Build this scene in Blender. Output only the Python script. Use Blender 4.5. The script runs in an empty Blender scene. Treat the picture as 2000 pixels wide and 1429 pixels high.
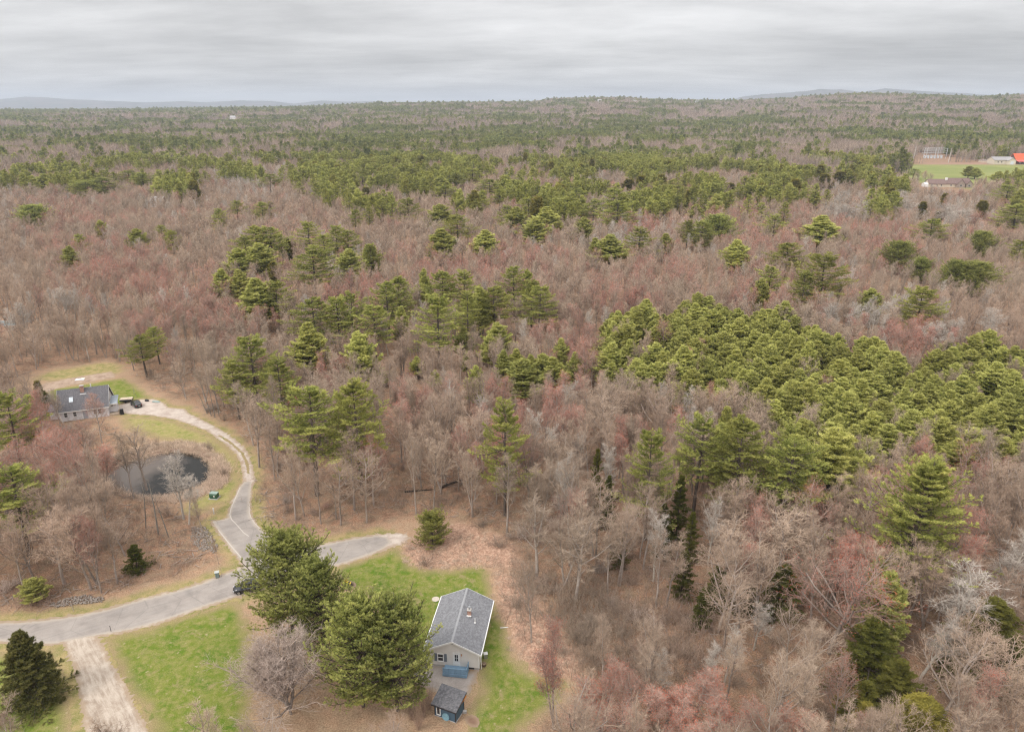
import bpy, math, random
import numpy as np
from mathutils import Vector, Matrix

R = math.radians
C = bpy.context.scene.collection
scene = bpy.context.scene

# ---------------------------------------------------------------- camera
CAMH = 75.0
PITCH = 20.0
FPX = 1400.0                      # focal length in pixels of the 2000 px wide photograph
cam_d = bpy.data.cameras.new('camera')
cam_d.sensor_width = 36.0
cam_d.lens = 36.0 * FPX / 2000.0
cam_d.clip_start = 0.5
cam_d.clip_end = 60000.0
cam = bpy.data.objects.new('camera', cam_d)
C.objects.link(cam)
cam.location = (0, 0, CAMH)
cam.rotation_euler = (R(90 - PITCH), 0, 0)
scene.camera = cam

# ---------------------------------------------------------------- light: an overcast sky and a very soft sun
SUN_EL, SUN_AZ = 48.0, -128.0      # azimuth from +Y, positive clockwise
world = bpy.data.worlds.new('World')
scene.world = world
world.use_nodes = True
wt = world.node_tree
wt.nodes.clear()
def wn(t, **kw):
    n = wt.nodes.new(t)
    for k, v in kw.items(): setattr(n, k, v)
    return n
def wmath(op, a, b=None, clamp=False):
    n = wn('ShaderNodeMath', operation=op, use_clamp=clamp)
    for i, v in enumerate((a, b)):
        if v is None: continue
        if isinstance(v, (int, float)): n.inputs[i].default_value = v
        else: wt.links.new(v, n.inputs[i])
    return n.outputs[0]
w_out = wn('ShaderNodeOutputWorld')
w_bg = wn('ShaderNodeBackground')
w_sky = wn('ShaderNodeTexSky', sky_type='NISHITA', sun_disc=False)
w_sky.sun_elevation = R(SUN_EL)
w_sky.sun_rotation = R(SUN_AZ)
w_tc = wn('ShaderNodeTexCoord')
w_sep = wn('ShaderNodeSeparateXYZ')
wt.links.new(w_tc.outputs['Generated'], w_sep.inputs[0])
zc = wmath('MAXIMUM', w_sep.outputs['Z'], 0.0)
zden = wmath('ADD', zc, 0.10)
w_comb = wn('ShaderNodeCombineXYZ')
wt.links.new(wmath('DIVIDE', w_sep.outputs['X'], zden), w_comb.inputs[0])
wt.links.new(wmath('DIVIDE', w_sep.outputs['Y'], zden), w_comb.inputs[1])
def wnoise(scale, detail, rough, off):
    m = wn('ShaderNodeMapping')
    m.inputs['Location'].default_value = off
    m.inputs['Scale'].default_value = (0.65, 1.0, 1.0)
    m.inputs['Rotation'].default_value = (0, 0, R(6))
    wt.links.new(w_comb.outputs[0], m.inputs[0])
    n = wn('ShaderNodeTexNoise')
    n.inputs['Scale'].default_value = scale
    n.inputs['Detail'].default_value = detail
    n.inputs['Roughness'].default_value = rough
    n.inputs['Distortion'].default_value = 0.25
    wt.links.new(m.outputs[0], n.inputs[0])
    return n.outputs[0]
n1 = wnoise(0.50, 7, 0.58, (3.1, 1.2, 0))
n2 = wnoise(1.9, 5, 0.55, (9.1, 4.2, 0))
cl = wmath('ADD', wmath('MULTIPLY', wmath('SUBTRACT', n1, 0.5), 1.1), wmath('MULTIPLY', wmath('SUBTRACT', n2, 0.5), 0.30))
# luminance of an overcast sky rises from the horizon to the zenith
lum = wmath('ADD', wmath('MULTIPLY', zc, 0.95), 0.63)
w_dot = wn('ShaderNodeVectorMath', operation='DOT_PRODUCT')      # thin cloud glows round the hidden sun
wt.links.new(w_tc.outputs['Generated'], w_dot.inputs[0])
w_dot.inputs[1].default_value = (math.sin(R(SUN_AZ)) * math.cos(R(SUN_EL)), math.cos(R(SUN_AZ)) * math.cos(R(SUN_EL)), math.sin(R(SUN_EL)))
glow = wmath('POWER', wmath('MAXIMUM', w_dot.outputs['Value'], 0.0), 1.6)
lum = wmath('MULTIPLY', lum, wmath('ADD', 1.0, wmath('MULTIPLY', glow, 0.75)))
lum = wmath('MULTIPLY', lum, wmath('ADD', 1.0, wmath('MULTIPLY', cl, 1.4)))
w_col = wn('ShaderNodeMixRGB', blend_type='MULTIPLY')
w_col.inputs[0].default_value = 1.0
w_col.inputs[2].default_value = (10.15, 10.05, 10.05, 1)
wt.links.new(lum, w_col.inputs[1])
w_mix = wn('ShaderNodeMixRGB')
w_mix.inputs[0].default_value = 0.95
wt.links.new(w_sky.outputs[0], w_mix.inputs[1])
wt.links.new(w_col.outputs[0], w_mix.inputs[2])
wt.links.new(w_mix.outputs[0], w_bg.inputs[0])
w_bg.inputs[1].default_value = 0.1
wt.links.new(w_bg.outputs[0], w_out.inputs[0])

sun_d = bpy.data.lights.new('sun', 'SUN')
sun_d.energy = 1.5
sun_d.angle = R(12)
sun_d.color = (1.0, 0.95, 0.88)
sun = bpy.data.objects.new('sun', sun_d)
C.objects.link(sun)
sd = Vector((math.sin(R(SUN_AZ)) * math.cos(R(SUN_EL)), math.cos(R(SUN_AZ)) * math.cos(R(SUN_EL)), math.sin(R(SUN_EL))))
sun.rotation_euler = sd.to_track_quat('Z', 'Y').to_euler()
sun.location = (0, 0, 200)

scene.view_settings.view_transform = 'Standard'
scene.view_settings.look = 'None'
scene.view_settings.gamma = 1.0
scene.view_settings.exposure = 0.0
scene.view_settings.use_curve_mapping = False
cy = scene.cycles
cy.max_bounces = 4
cy.diffuse_bounces = 2
cy.glossy_bounces = 2
cy.transmission_bounces = 2
cy.transparent_max_bounces = 8
cy.volume_bounces = 0
cy.use_adaptive_sampling = False
cy.adaptive_threshold = 0.012
cy.use_denoising = True
cy.denoiser = 'OPENIMAGEDENOISE'
cy.denoising_input_passes = 'RGB_ALBEDO_NORMAL'
cy.denoising_prefilter = 'NONE'
cy.filter_width = 1.25
cy.caustics_reflective = False
cy.caustics_refractive = False

# ---------------------------------------------------------------- projection helpers (photo pixel <-> place)
cP, sP = math.cos(R(PITCH)), math.sin(R(PITCH))
def at(px, py, z=0.0):
    u = (px - 1000.0) / FPX; v = (714.5 - py) / FPX
    t = (CAMH - z) / max(1e-5, (sP - v * cP))
    return (u * t, (cP + v * sP) * t, z)
def depth_of(y, z):
    return y * cP - (z - CAMH) * sP
def to_px(x, y, z):
    d = y * cP - (z - CAMH) * sP
    d = np.where(d < 1, 1, d)
    return 1000 + FPX * x / d, 714.5 - FPX * (y * sP + (z - CAMH) * cP) / d
def gpoly(pts, z=0.0):
    return np.array([at(a, b, z)[:2] for a, b in pts])
def smooth_poly(p, n=2):
    for _ in range(n):
        q = np.roll(p, -1, axis=0)
        p = np.stack([0.75 * p + 0.25 * q, 0.25 * p + 0.75 * q], 1).reshape(-1, 2)
    return p
def inside(poly, x, y):
    x = np.asarray(x, float); y = np.asarray(y, float)
    res = np.zeros(x.shape, bool)
    n = len(poly)
    for i in range(n):
        x0, y0 = poly[i]; x1, y1 = poly[(i + 1) % n]
        if y0 == y1: continue
        c = ((y0 > y) != (y1 > y)) & (x < (x1 - x0) * (y - y0) / (y1 - y0) + x0)
        res ^= c
    return res
def sdf(poly, x, y):
    """signed distance, positive inside"""
    d2 = np.full(x.shape, 1e18)
    n = len(poly)
    for i in range(n):
        a = poly[i]; b = poly[(i + 1) % n]
        e = b - a; L = e @ e
        if L < 1e-12: continue
        t = np.clip(((x - a[0]) * e[0] + (y - a[1]) * e[1]) / L, 0, 1)
        dx = x - (a[0] + t * e[0]); dy = y - (a[1] + t * e[1])
        d2 = np.minimum(d2, dx * dx + dy * dy)
    d = np.sqrt(d2)
    return np.where(inside(poly, x, y), d, -d)
def _hash(ix, iy, seed):
    h = (ix.astype(np.int64) * 374761393 + iy.astype(np.int64) * 668265263 + seed * 1442695041) & 0xffffffff
    h = ((h ^ (h >> 13)) * 1274126177) & 0xffffffff
    h = h ^ (h >> 16)
    return (h & 0xffffff) / float(0xffffff)
def vnoise(x, y, seed=0):
    x = np.asarray(x, float); y = np.asarray(y, float)
    ix = np.floor(x); iy = np.floor(y)
    fx = x - ix; fy = y - iy
    fx = fx * fx * (3 - 2 * fx); fy = fy * fy * (3 - 2 * fy)
    a = _hash(ix, iy, seed); b = _hash(ix + 1, iy, seed); c = _hash(ix, iy + 1, seed); d = _hash(ix + 1, iy + 1, seed)
    return (a * (1 - fx) + b * fx) * (1 - fy) + (c * (1 - fx) + d * fx) * fy
def fnoise(x, y, seed=0, oct=3):
    s = 0; a = 0.5; t = 0
    for o in range(oct):
        s = s + a * vnoise(x * 2 ** o, y * 2 ** o, seed + 17 * o); t += a; a *= 0.5
    return s / t
def sstep(a, b, x):
    t = np.clip((x - a) / (b - a), 0, 1)
    return t * t * (3 - 2 * t)

# ---------------------------------------------------------------- object helpers
def tag(o, label=None, cat=None, group=None, kind=None):
    if label: o['label'] = label
    if cat: o['category'] = cat
    if group: o['group'] = group
    if kind: o['kind'] = kind
    return o
def empty(name, loc=(0, 0, 0), rz=0.0, label=None, cat=None, group=None):
    o = bpy.data.objects.new(name, None)
    o.empty_display_size = 0.5
    C.objects.link(o)
    o.location = loc; o.rotation_euler = (0, 0, rz)
    return tag(o, label, cat, group)
def mesh_np(name, V, faces, mats=(), midx=None, smooth=False):
    """V (n,3); faces: list of int arrays (m,k)"""
    me = bpy.data.meshes.new(name)
    V = np.asarray(V, np.float32)
    me.vertices.add(len(V)); me.vertices.foreach_set('co', V.ravel())
    faces = [np.asarray(f, np.int32) for f in faces if len(f)]
    nl = sum(f.size for f in faces); npoly = sum(len(f) for f in faces)
    me.loops.add(nl); me.polygons.add(npoly)
    me.loops.foreach_set('vertex_index', np.concatenate([f.ravel() for f in faces]))
    sizes = np.concatenate([np.full(len(f), f.shape[1], np.int32) for f in faces])
    starts = np.concatenate([[0], np.cumsum(sizes)[:-1]]).astype(np.int32)
    me.polygons.foreach_set('loop_start', starts)
    if midx is not None: me.polygons.foreach_set('material_index', np.concatenate([np.asarray(m, np.int32) for m in midx]))
    if smooth: me.polygons.foreach_set('use_smooth', np.ones(npoly, bool))
    for m in mats: me.materials.append(m)
    me.update(calc_edges=True)
    return me
def add_attr(me, name, vals):
    a = me.attributes.new(name, 'FLOAT', 'POINT')
    a.data.foreach_set('value', np.asarray(vals, np.float32))
def link(name, me, parent=None, loc=None, rz=None):
    o = bpy.data.objects.new(name, me)
    C.objects.link(o)
    if parent is not None: o.parent = parent
    if loc is not None: o.location = loc
    if rz is not None: o.rotation_euler = (0, 0, rz)
    return o

class MB:
    """collects simple solids into one mesh"""
    def __init__(s): s.v = []; s.f = []
    def poly(s, pts, faces):
        o = len(s.v); s.v += [tuple(p) for p in pts]; s.f += [tuple(i + o for i in f) for f in faces]; return s
    def box(s, x0, x1, y0, y1, z0, z1):
        return s.poly([(x0,y0,z0),(x1,y0,z0),(x1,y1,z0),(x0,y1,z0),(x0,y0,z1),(x1,y0,z1),(x1,y1,z1),(x0,y1,z1)],
                      [(0,3,2,1),(4,5,6,7),(0,1,5,4),(1,2,6,5),(2,3,7,6),(3,0,4,7)])
    def bar(s, a, b, r, k=6, r2=None):
        a = Vector(a); b = Vector(b); d = (b - a).normalized()
        u = d.orthogonal().normalized(); w = d.cross(u); r2 = r if r2 is None else r2
        P = []
        for q, rr in ((a, r), (b, r2)):
            for i in range(k):
                t = 2 * math.pi * i / k
                P.append(q + u * math.cos(t) * rr + w * math.sin(t) * rr)
        F = [(i, (i + 1) % k, k + (i + 1) % k, k + i) for i in range(k)] + [tuple(range(k))[::-1], tuple(range(k, 2 * k))]
        return s.poly(P, F)
    def prism(s, prof, axis, a, b):
        """profile of 2-D points extruded along axis ('x' or 'y') from a to b"""
        n = len(prof)
        if axis == 'y': P = [(p[0], a, p[1]) for p in prof] + [(p[0], b, p[1]) for p in prof]
        elif axis == 'x': P = [(a, p[0], p[1]) for p in prof] + [(b, p[0], p[1]) for p in prof]
        else: P = [(p[0], p[1], a) for p in prof] + [(p[0], p[1], b) for p in prof]
        return s.poly(P, [tuple(range(n)), tuple(range(n, 2 * n))[::-1]] + [(i, n + i, n + (i + 1) % n, (i + 1) % n) for i in range(n)])
    def build(s, name, mat, parent=None, bevel=0, smooth=False):
        me = bpy.data.meshes.new(name)
        me.from_pydata([tuple(p) for p in s.v], [], s.f)
        me.materials.append(mat)
        import bmesh
        bm = bmesh.new(); bm.from_mesh(me)
        bmesh.ops.recalc_face_normals(bm, faces=bm.faces)
        if bevel: bmesh.ops.bevel(bm, geom=list(bm.edges), offset=bevel, segments=2, affect='EDGES', profile=0.6)
        bm.to_mesh(me); bm.free()
        if smooth:
            for p in me.polygons: p.use_smooth = True
        return link(name, me, parent)

# ---------------------------------------------------------------- materials
class NT:
    def __init__(s, name):
        s.m = bpy.data.materials.new(name); s.m.use_nodes = True
        s.t = s.m.node_tree; s.t.nodes.clear()
        s.out = s.t.nodes.new('ShaderNodeOutputMaterial')
    def n(s, t, **kw):
        n = s.t.nodes.new(t)
        for k, v in kw.items(): setattr(n, k, v)
        return n
    def put(s, v, sock):
        if isinstance(v, (int, float)): sock.default_value = v
        elif isinstance(v, (tuple, list)): sock.default_value = tuple(v) + ((1,) if len(v) == 3 and len(sock.default_value) == 4 else ())
        else: s.t.links.new(v, sock)
    def noise(s, scale, detail=3, rough=0.55, coord=None, dist=0.0, stretch=None):
        n = s.n('ShaderNodeTexNoise')
        n.inputs['Scale'].default_value = scale; n.inputs['Detail'].default_value = detail
        n.inputs['Roughness'].default_value = rough; n.inputs['Distortion'].default_value = dist
        if coord is None: coord = s.n('ShaderNodeTexCoord').outputs['Object']
        if stretch:
            m = s.n('ShaderNodeMapping'); s.put(coord, m.inputs[0]); m.inputs['Scale'].default_value = stretch; coord = m.outputs[0]
        s.put(coord, n.inputs['Vector'])
        return n.outputs[0]
    def ramp(s, fac, stops):
        r = s.n('ShaderNodeValToRGB'); s.put(fac, r.inputs[0])
        e = r.color_ramp.elements
        while len(e) < len(stops): e.new(0.5)
        for i, (p, c) in enumerate(stops):
            e[i].position = p; e[i].color = (c, c, c, 1) if isinstance(c, (int, float)) else tuple(c) + (1,)
        return r.outputs[0]
    def mix(s, f, a, b, mode='MIX'):
        n = s.n('ShaderNodeMixRGB', blend_type=mode); s.put(f, n.inputs[0]); s.put(a, n.inputs[1]); s.put(b, n.inputs[2]); return n.outputs[0]
    def math(s, op, a, b=0.0, clamp=False):
        n = s.n('ShaderNodeMath', operation=op, use_clamp=clamp); s.put(a, n.inputs[0]); s.put(b, n.inputs[1]); return n.outputs[0]
    def attr(s, name, out='Fac'): return s.n('ShaderNodeAttribute', attribute_name=name).outputs[out]
    def bump(s, h, strength=0.5, dist=0.05):
        b = s.n('ShaderNodeBump'); b.inputs['Strength'].default_value = strength; b.inputs['Distance'].default_value = dist
        s.put(h, b.inputs['Height']); return b.outputs[0]
    def bsdf(s, col, rough=0.8, normal=None, metal=0.0, spec=0.3):
        b = s.n('ShaderNodeBsdfPrincipled')
        s.put(col, b.inputs['Base Color']); s.put(rough, b.inputs['Roughness']); s.put(metal, b.inputs['Metallic'])
        s.put(spec, b.inputs['Specular IOR Level'])
        if normal is not None: s.put(normal, b.inputs['Normal'])
        s.t.links.new(b.outputs[0], s.out.inputs[0]); return s.m
    def leafy(s, col, trans=0.25):
        d = s.n('ShaderNodeBsdfDiffuse'); t = s.n('ShaderNodeBsdfTranslucent'); m = s.n('ShaderNodeMixShader')
        s.put(col, d.inputs[0]); s.put(col, t.inputs[0]); m.inputs[0].default_value = trans
        s.t.links.new(d.outputs[0], m.inputs[1]); s.t.links.new(t.outputs[0], m.inputs[2]); s.t.links.new(m.outputs[0], s.out.inputs[0]); return s.m
def plain(name, c, rough=0.6, metal=0.0, var=0.12, scale=3.0, spec=0.3, bump=0.0):
    t = NT(name)
    n = t.noise(scale, 4, 0.6)
    col = t.ramp(n, [(0.25, tuple(x * (1 - var) for x in c)), (0.75, tuple(min(1, x * (1 + var)) for x in c))])
    return t.bsdf(col, rough, t.bump(n, bump, 0.02) if bump else None, metal, spec)

M = {}
# needles: per-tuft tint (attribute) and per-tree tint
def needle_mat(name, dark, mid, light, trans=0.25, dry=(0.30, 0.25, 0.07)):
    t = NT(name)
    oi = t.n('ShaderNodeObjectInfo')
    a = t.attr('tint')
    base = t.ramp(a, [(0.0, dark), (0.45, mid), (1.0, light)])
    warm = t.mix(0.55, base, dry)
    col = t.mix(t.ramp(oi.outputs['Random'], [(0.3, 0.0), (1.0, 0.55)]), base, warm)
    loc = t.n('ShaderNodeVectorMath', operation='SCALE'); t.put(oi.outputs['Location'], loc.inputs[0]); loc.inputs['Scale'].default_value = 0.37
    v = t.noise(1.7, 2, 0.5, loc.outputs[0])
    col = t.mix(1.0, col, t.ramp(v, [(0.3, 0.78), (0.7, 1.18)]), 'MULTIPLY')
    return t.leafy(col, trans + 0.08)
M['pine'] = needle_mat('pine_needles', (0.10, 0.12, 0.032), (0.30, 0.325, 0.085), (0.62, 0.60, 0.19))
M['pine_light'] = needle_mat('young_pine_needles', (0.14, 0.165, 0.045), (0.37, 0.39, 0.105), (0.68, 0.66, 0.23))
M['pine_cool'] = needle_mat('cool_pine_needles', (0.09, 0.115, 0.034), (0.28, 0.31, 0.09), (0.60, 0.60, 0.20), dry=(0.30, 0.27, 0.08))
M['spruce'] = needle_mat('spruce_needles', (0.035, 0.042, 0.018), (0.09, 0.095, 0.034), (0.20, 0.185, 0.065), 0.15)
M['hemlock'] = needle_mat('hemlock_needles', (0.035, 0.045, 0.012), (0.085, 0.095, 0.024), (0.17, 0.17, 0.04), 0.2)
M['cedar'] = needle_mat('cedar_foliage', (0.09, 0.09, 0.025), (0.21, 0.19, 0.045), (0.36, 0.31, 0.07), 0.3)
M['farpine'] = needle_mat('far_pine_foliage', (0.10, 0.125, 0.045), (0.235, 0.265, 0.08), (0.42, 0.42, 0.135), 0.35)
def bark_mat(name, a, b, pinkish, greyish, amount=0.6):
    """bark whose tone drifts over the woods (by where the tree stands) and from tree to tree"""
    t = NT(name)
    oi = t.n('ShaderNodeObjectInfo')
    n = t.noise(2.2, 3, 0.6)
    base = t.ramp(n, [(0.3, a), (0.7, b)])
    loc = t.n('ShaderNodeVectorMath', operation='SCALE'); t.put(oi.outputs['Location'], loc.inputs[0]); loc.inputs['Scale'].default_value = 0.016
    v = t.noise(1.0, 3, 0.6, loc.outputs[0])
    zone = t.ramp(v, [(0.38, pinkish), (0.62, greyish)])
    col = t.mix(amount, base, zone)
    col = t.mix(1.0, col, t.ramp(t.attr('tint'), [(0.0, 0.45), (0.5, 1.0), (1.0, 1.45)]), 'MULTIPLY')
    rnd = t.ramp(oi.outputs['Random'], [(0.0, 0.80), (1.0, 1.2)])
    col = t.mix(1.0, col, rnd, 'MULTIPLY')
    d = t.n('ShaderNodeBsdfDiffuse'); t.put(col, d.inputs[0]); t.t.links.new(d.outputs[0], t.out.inputs[0])
    return t.m
M['twig'] = bark_mat('bare_twigs', (0.35, 0.255, 0.19), (0.51, 0.385, 0.29), (0.47, 0.335, 0.25), (0.41, 0.33, 0.25))
M['twig_pale'] = bark_mat('pale_twigs', (0.40, 0.345, 0.30), (0.54, 0.475, 0.41), (0.47, 0.40, 0.34), (0.49, 0.44, 0.38), 0.4)
M['twig_red'] = bark_mat('reddish_twigs', (0.36, 0.245, 0.195), (0.48, 0.34, 0.275), (0.46, 0.275, 0.22), (0.42, 0.305, 0.245))
M['twig_tan'] = bark_mat('tan_twigs', (0.46, 0.36, 0.30), (0.60, 0.48, 0.41), (0.54, 0.42, 0.36), (0.54, 0.43, 0.36), 0.3)
M['bud'] = bark_mat('red_maple_buds', (0.54, 0.12, 0.07), (0.66, 0.17, 0.10), (0.62, 0.14, 0.085), (0.57, 0.19, 0.115))
M['limb'] = bark_mat('grey_bark', (0.22, 0.175, 0.15), (0.44, 0.37, 0.32), (0.35, 0.28, 0.24), (0.40, 0.35, 0.30), 0.4)
M['limb_pale'] = bark_mat('pale_bark', (0.40, 0.35, 0.30), (0.62, 0.57, 0.50), (0.5, 0.44, 0.38), (0.56, 0.51, 0.45), 0.4)
M['limb_dark'] = bark_mat('dark_pine_bark', (0.07, 0.055, 0.045), (0.15, 0.12, 0.10), (0.12, 0.09, 0.075), (0.13, 0.11, 0.095), 0.4)
M['brush'] = bark_mat('brush_twigs', (0.27, 0.20, 0.155), (0.37, 0.275, 0.215), (0.36, 0.24, 0.185), (0.33, 0.26, 0.195))
M['straw'] = bark_mat('dry_stems', (0.46, 0.33, 0.24), (0.66, 0.50, 0.39), (0.60, 0.42, 0.33), (0.58, 0.45, 0.33), 0.5)
# ---------------------------------------------------------------- tree forms (meshes shared by all the trees of a form)
def tubes(p0, p1, r0, r1, k):
    """(n) tapered tubes with k sides -> verts, quads"""
    n = len(p0)
    d = p1 - p0
    L = np.linalg.norm(d, axis=1, keepdims=True); d = d / np.maximum(L, 1e-6)
    ref = np.where(np.abs(d[:, 2:3]) < 0.9, np.array([[0, 0, 1.0]]), np.array([[1.0, 0, 0]]))
    u = np.cross(d, ref); u /= np.linalg.norm(u, axis=1, keepdims=True)
    w = np.cross(d, u)
    V = np.empty((n, 2, k, 3))
    for i in range(k):
        t = 2 * math.pi * i / k
        o = u * math.cos(t) + w * math.sin(t)
        V[:, 0, i] = p0 + o * r0[:, None]; V[:, 1, i] = p1 + o * r1[:, None]
    base = (np.arange(n) * 2 * k)[:, None]
    F = []
    for i in range(k):
        j = (i + 1) % k
        F.append(np.concatenate([base + i, base + j, base + k + j, base + k + i], 1))
    return V.reshape(-1, 3), np.concatenate(F)
def spikes(p0, p1, r, k=3):
    n = len(p0)
    d = p1 - p0
    L = np.linalg.norm(d, axis=1, keepdims=True); d = d / np.maximum(L, 1e-6)
    ref = np.where(np.abs(d[:, 2:3]) < 0.9, np.array([[0, 0, 1.0]]), np.array([[1.0, 0, 0]]))
    u = np.cross(d, ref); u /= np.linalg.norm(u, axis=1, keepdims=True); w = np.cross(d, u)
    V = np.empty((n, k + 1, 3))
    for i in range(k):
        t = 2 * math.pi * i / k
        V[:, i] = p0 + (u * math.cos(t) + w * math.sin(t)) * r[:, None]
    V[:, k] = p1
    b = (np.arange(n) * (k + 1))[:, None]
    F = [np.concatenate([b + i, b + (i + 1) % k, b + k], 1) for i in range(k)]
    return V.reshape(-1, 3), np.concatenate(F)
def unit(v): return v / np.maximum(np.linalg.norm(v, axis=-1, keepdims=True), 1e-9)
class Parts:
    """verts / quads / tris with a material slot and a tint"""
    def __init__(s): s.V = []; s.Q = []; s.T = []; s.qm = []; s.tm = []; s.tint = []; s.n = 0; s.rng = np.random.default_rng(1)
    def add(s, V, F, m, tint=None):
        s.V.append(V)
        if F.shape[1] == 4: s.Q.append(F + s.n); s.qm.append(np.full(len(F), m))
        else: s.T.append(F + s.n); s.tm.append(np.full(len(F), m))
        if tint is None:      # bark differs from twig to twig
            per = {4: 4, 3: 4}.get(F.shape[1], 4); tint = np.repeat(0.5 + (s.rng.random(len(V) // 4 + 1) - 0.5) * 0.7, 4)[:len(V)] if F.shape[1] == 3 else np.full(len(V), 0.5)
        s.tint.append(tint)
        s.n += len(V)
    def mesh(s, name, mats):
        V = np.concatenate(s.V)
        faces = []; midx = []
        if s.Q: faces.append(np.concatenate(s.Q)); midx.append(np.concatenate(s.qm))
        if s.T: faces.append(np.concatenate(s.T)); midx.append(np.concatenate(s.tm))
        me = mesh_np(name, V, faces, mats, midx)
        add_attr(me, 'tint', np.concatenate(s.tint))
        return me
def grow(rng, poly, length, n, t0, t1, ratio, ang, up, segs, wander=0.12, taper=0.55):
    """children of polylines poly (N,S+1,3): n each, between t0 and t1 of the parent"""
    N, S1, _ = poly.shape
    S = S1 - 1
    t = t0 + (t1 - t0) * ((np.arange(n)[None, :] + rng.random((N, n))) / n)
    t = np.clip(t, 0, 0.999)
    f = t * S; i = np.floor(f).astype(int); fr = (f - i)[..., None]
    idx = np.arange(N)[:, None]
    a = poly[idx, i]; b = poly[idx, i + 1]
    start = a * (1 - fr) + b * fr
    d = unit(b - a)
    ref = np.where(np.abs(d[..., 2:3]) < 0.9, np.array([0, 0, 1.0]), np.array([1.0, 0, 0]))
    u = unit(np.cross(d, ref)); w = np.cross(d, u)
    ph = rng.random((N, 1)) * 6.28 + np.arange(n)[None, :] * 2.4 + rng.normal(0, 0.35, (N, n))
    an = np.radians(ang[0] + (ang[1] - ang[0]) * rng.random((N, n)))
    side = u * np.cos(ph)[..., None] + w * np.sin(ph)[..., None]
    dir_ = d * np.cos(an)[..., None] + side * np.sin(an)[..., None]
    dir_[..., 2] += up
    dir_ = unit(dir_)
    L = length[:, None] * ratio * (1.0 - taper * t) * (0.75 + 0.5 * rng.random((N, n)))
    start = start.reshape(-1, 3); dir_ = dir_.reshape(-1, 3); L = L.ravel()
    P = [start]; cur = start; dd = dir_
    for s in range(segs):
        dd = dd + rng.normal(0, wander, dd.shape); dd[:, 2] += up * 0.5
        dd = unit(dd)
        cur = cur + dd * (L / segs)[:, None]
        P.append(cur)
    return np.stack(P, 1), L
def add_poly(parts, poly, r0, r1, k, m):
    N, S1, _ = poly.shape; S = S1 - 1
    for s in range(S):
        ra = r0 + (r1 - r0) * s / S; rb = r0 + (r1 - r0) * (s + 1) / S
        V, F = tubes(poly[:, s], poly[:, s + 1], ra, rb, k)
        parts.add(V, F, m)

def bare_form(seed, H=16.0, lod=0, style='round', n_trunk=1, red=0.0):
    """returns (trunk parts, crown parts). slots: 0 limb, 1 twig, 2 bud"""
    rng = np.random.default_rng(seed)
    tr, cr = Parts(), Parts()
    thick = (1.0, 1.5, 3.2)[lod]
    n1, n2, n3, n4 = ((13, 7, 6, 4), (10, 6, 5, 4), (7, 4, 4, 0))[lod]
    if style == 'globe' and lod == 0: n1, n2, n3, n4 = 26, 9, 8, 6
    if style == 'narrow': el = (28, 48); r1l = 0.34; tstart = 0.35
    elif style == 'wide': el = (35, 66); r1l = 0.58; tstart = 0.25
    elif style == 'globe': el = (18, 68); r1l = 0.80; tstart = 0.07
    else: el = (30, 55); r1l = 0.46; tstart = 0.32
    for k in range(n_trunk):
        h = H * (0.86 + 0.1 * rng.random()) * (1 if k == 0 else 0.85)
        S = 7
        P = [np.array([rng.normal(0, 0.25) if k else 0, rng.normal(0, .25) if k else 0, 0.0])]
        lean = rng.normal(0, 0.05 + 0.10 * (n_trunk > 1), 2)
        for s in range(S):
            P.append(P[-1] + np.array([lean[0] + rng.normal(0, 0.035), lean[1] + rng.normal(0, 0.035), 1.0]) * h / S)
        P = np.array(P)[None]
        rb = 0.011 * H * (1 if lod < 2 else 1.3)
        rad = rb * (1 - np.linspace(0, 1, S + 1)) ** 0.8 + 0.02
        for s in range(S):
            V, F = tubes(P[:, s], P[:, s + 1], np.array([rad[s]]), np.array([rad[s + 1]]), 7 if lod == 0 else 4)
            tr.add(V, F, 0)
        a, La = grow(rng, P, np.array([h]), n1, tstart, 0.97, r1l, el, 0.30, 4, 0.10, 0.62)
        add_poly(tr if lod < 2 else cr, a, La * 0.017 * thick ** 0.5, La * 0.007 * thick ** 0.5 + 0.010, 4 if lod == 0 else 3, 0)
        b, Lb = grow(rng, a, La, n2, 0.18, 1.0, 0.52, (28, 55), 0.12, 3 if lod == 0 else 2, 0.13, 0.45)
        add_poly(cr, b, Lb * 0.010 * thick + 0.010, Lb * 0.004 + 0.009 * thick, 3, 1)
        c, Lc = grow(rng, b, Lb, n3, 0.12, 1.0, 0.55, (28, 55), 0.08, 2 if lod == 0 else 1, 0.15, 0.35)
        if lod == 0: add_poly(cr, c, np.full(len(c), 0.016), np.full(len(c), 0.009), 3, 1)
        else:
            V, F = spikes(c[:, 0], c[:, -1], np.full(len(c), 0.014 * thick), 3); cr.add(V, F, 1)
        last = c
        if n4:
            d, Ld = grow(rng, c, np.maximum(Lc, 0.9), n4, 0.1, 1.0, 0.75, (25, 50), 0.06, 1, 0.2, 0.2)
            V, F = spikes(d[:, 0], d[:, 1], np.full(len(d), 0.0135 * thick), 3); cr.add(V, F, 1)
            last = d
        if red > 0:
            sel = last[rng.random(len(last)) < red]
            tip = sel[:, -1]; dirv = unit(sel[:, -1] - sel[:, 0])
            nb = 2 if lod == 0 else 1
            s_ = (0.10, 0.19, 0.5)[lod]
            for q in range(nb):
                off = rng.normal(0, 0.12 * (1 + lod), tip.shape)
                o = tip + off - dirv * s_ * q
                side = unit(np.cross(dirv, rng.normal(0, 1, tip.shape)))
                V, F = spikes(o - dirv * s_ * 0.5, o + dirv * s_ * 0.8, np.full(len(o), s_ * 0.22), 3)
                cr.add(V, F, 2)
    return tr, cr

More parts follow.
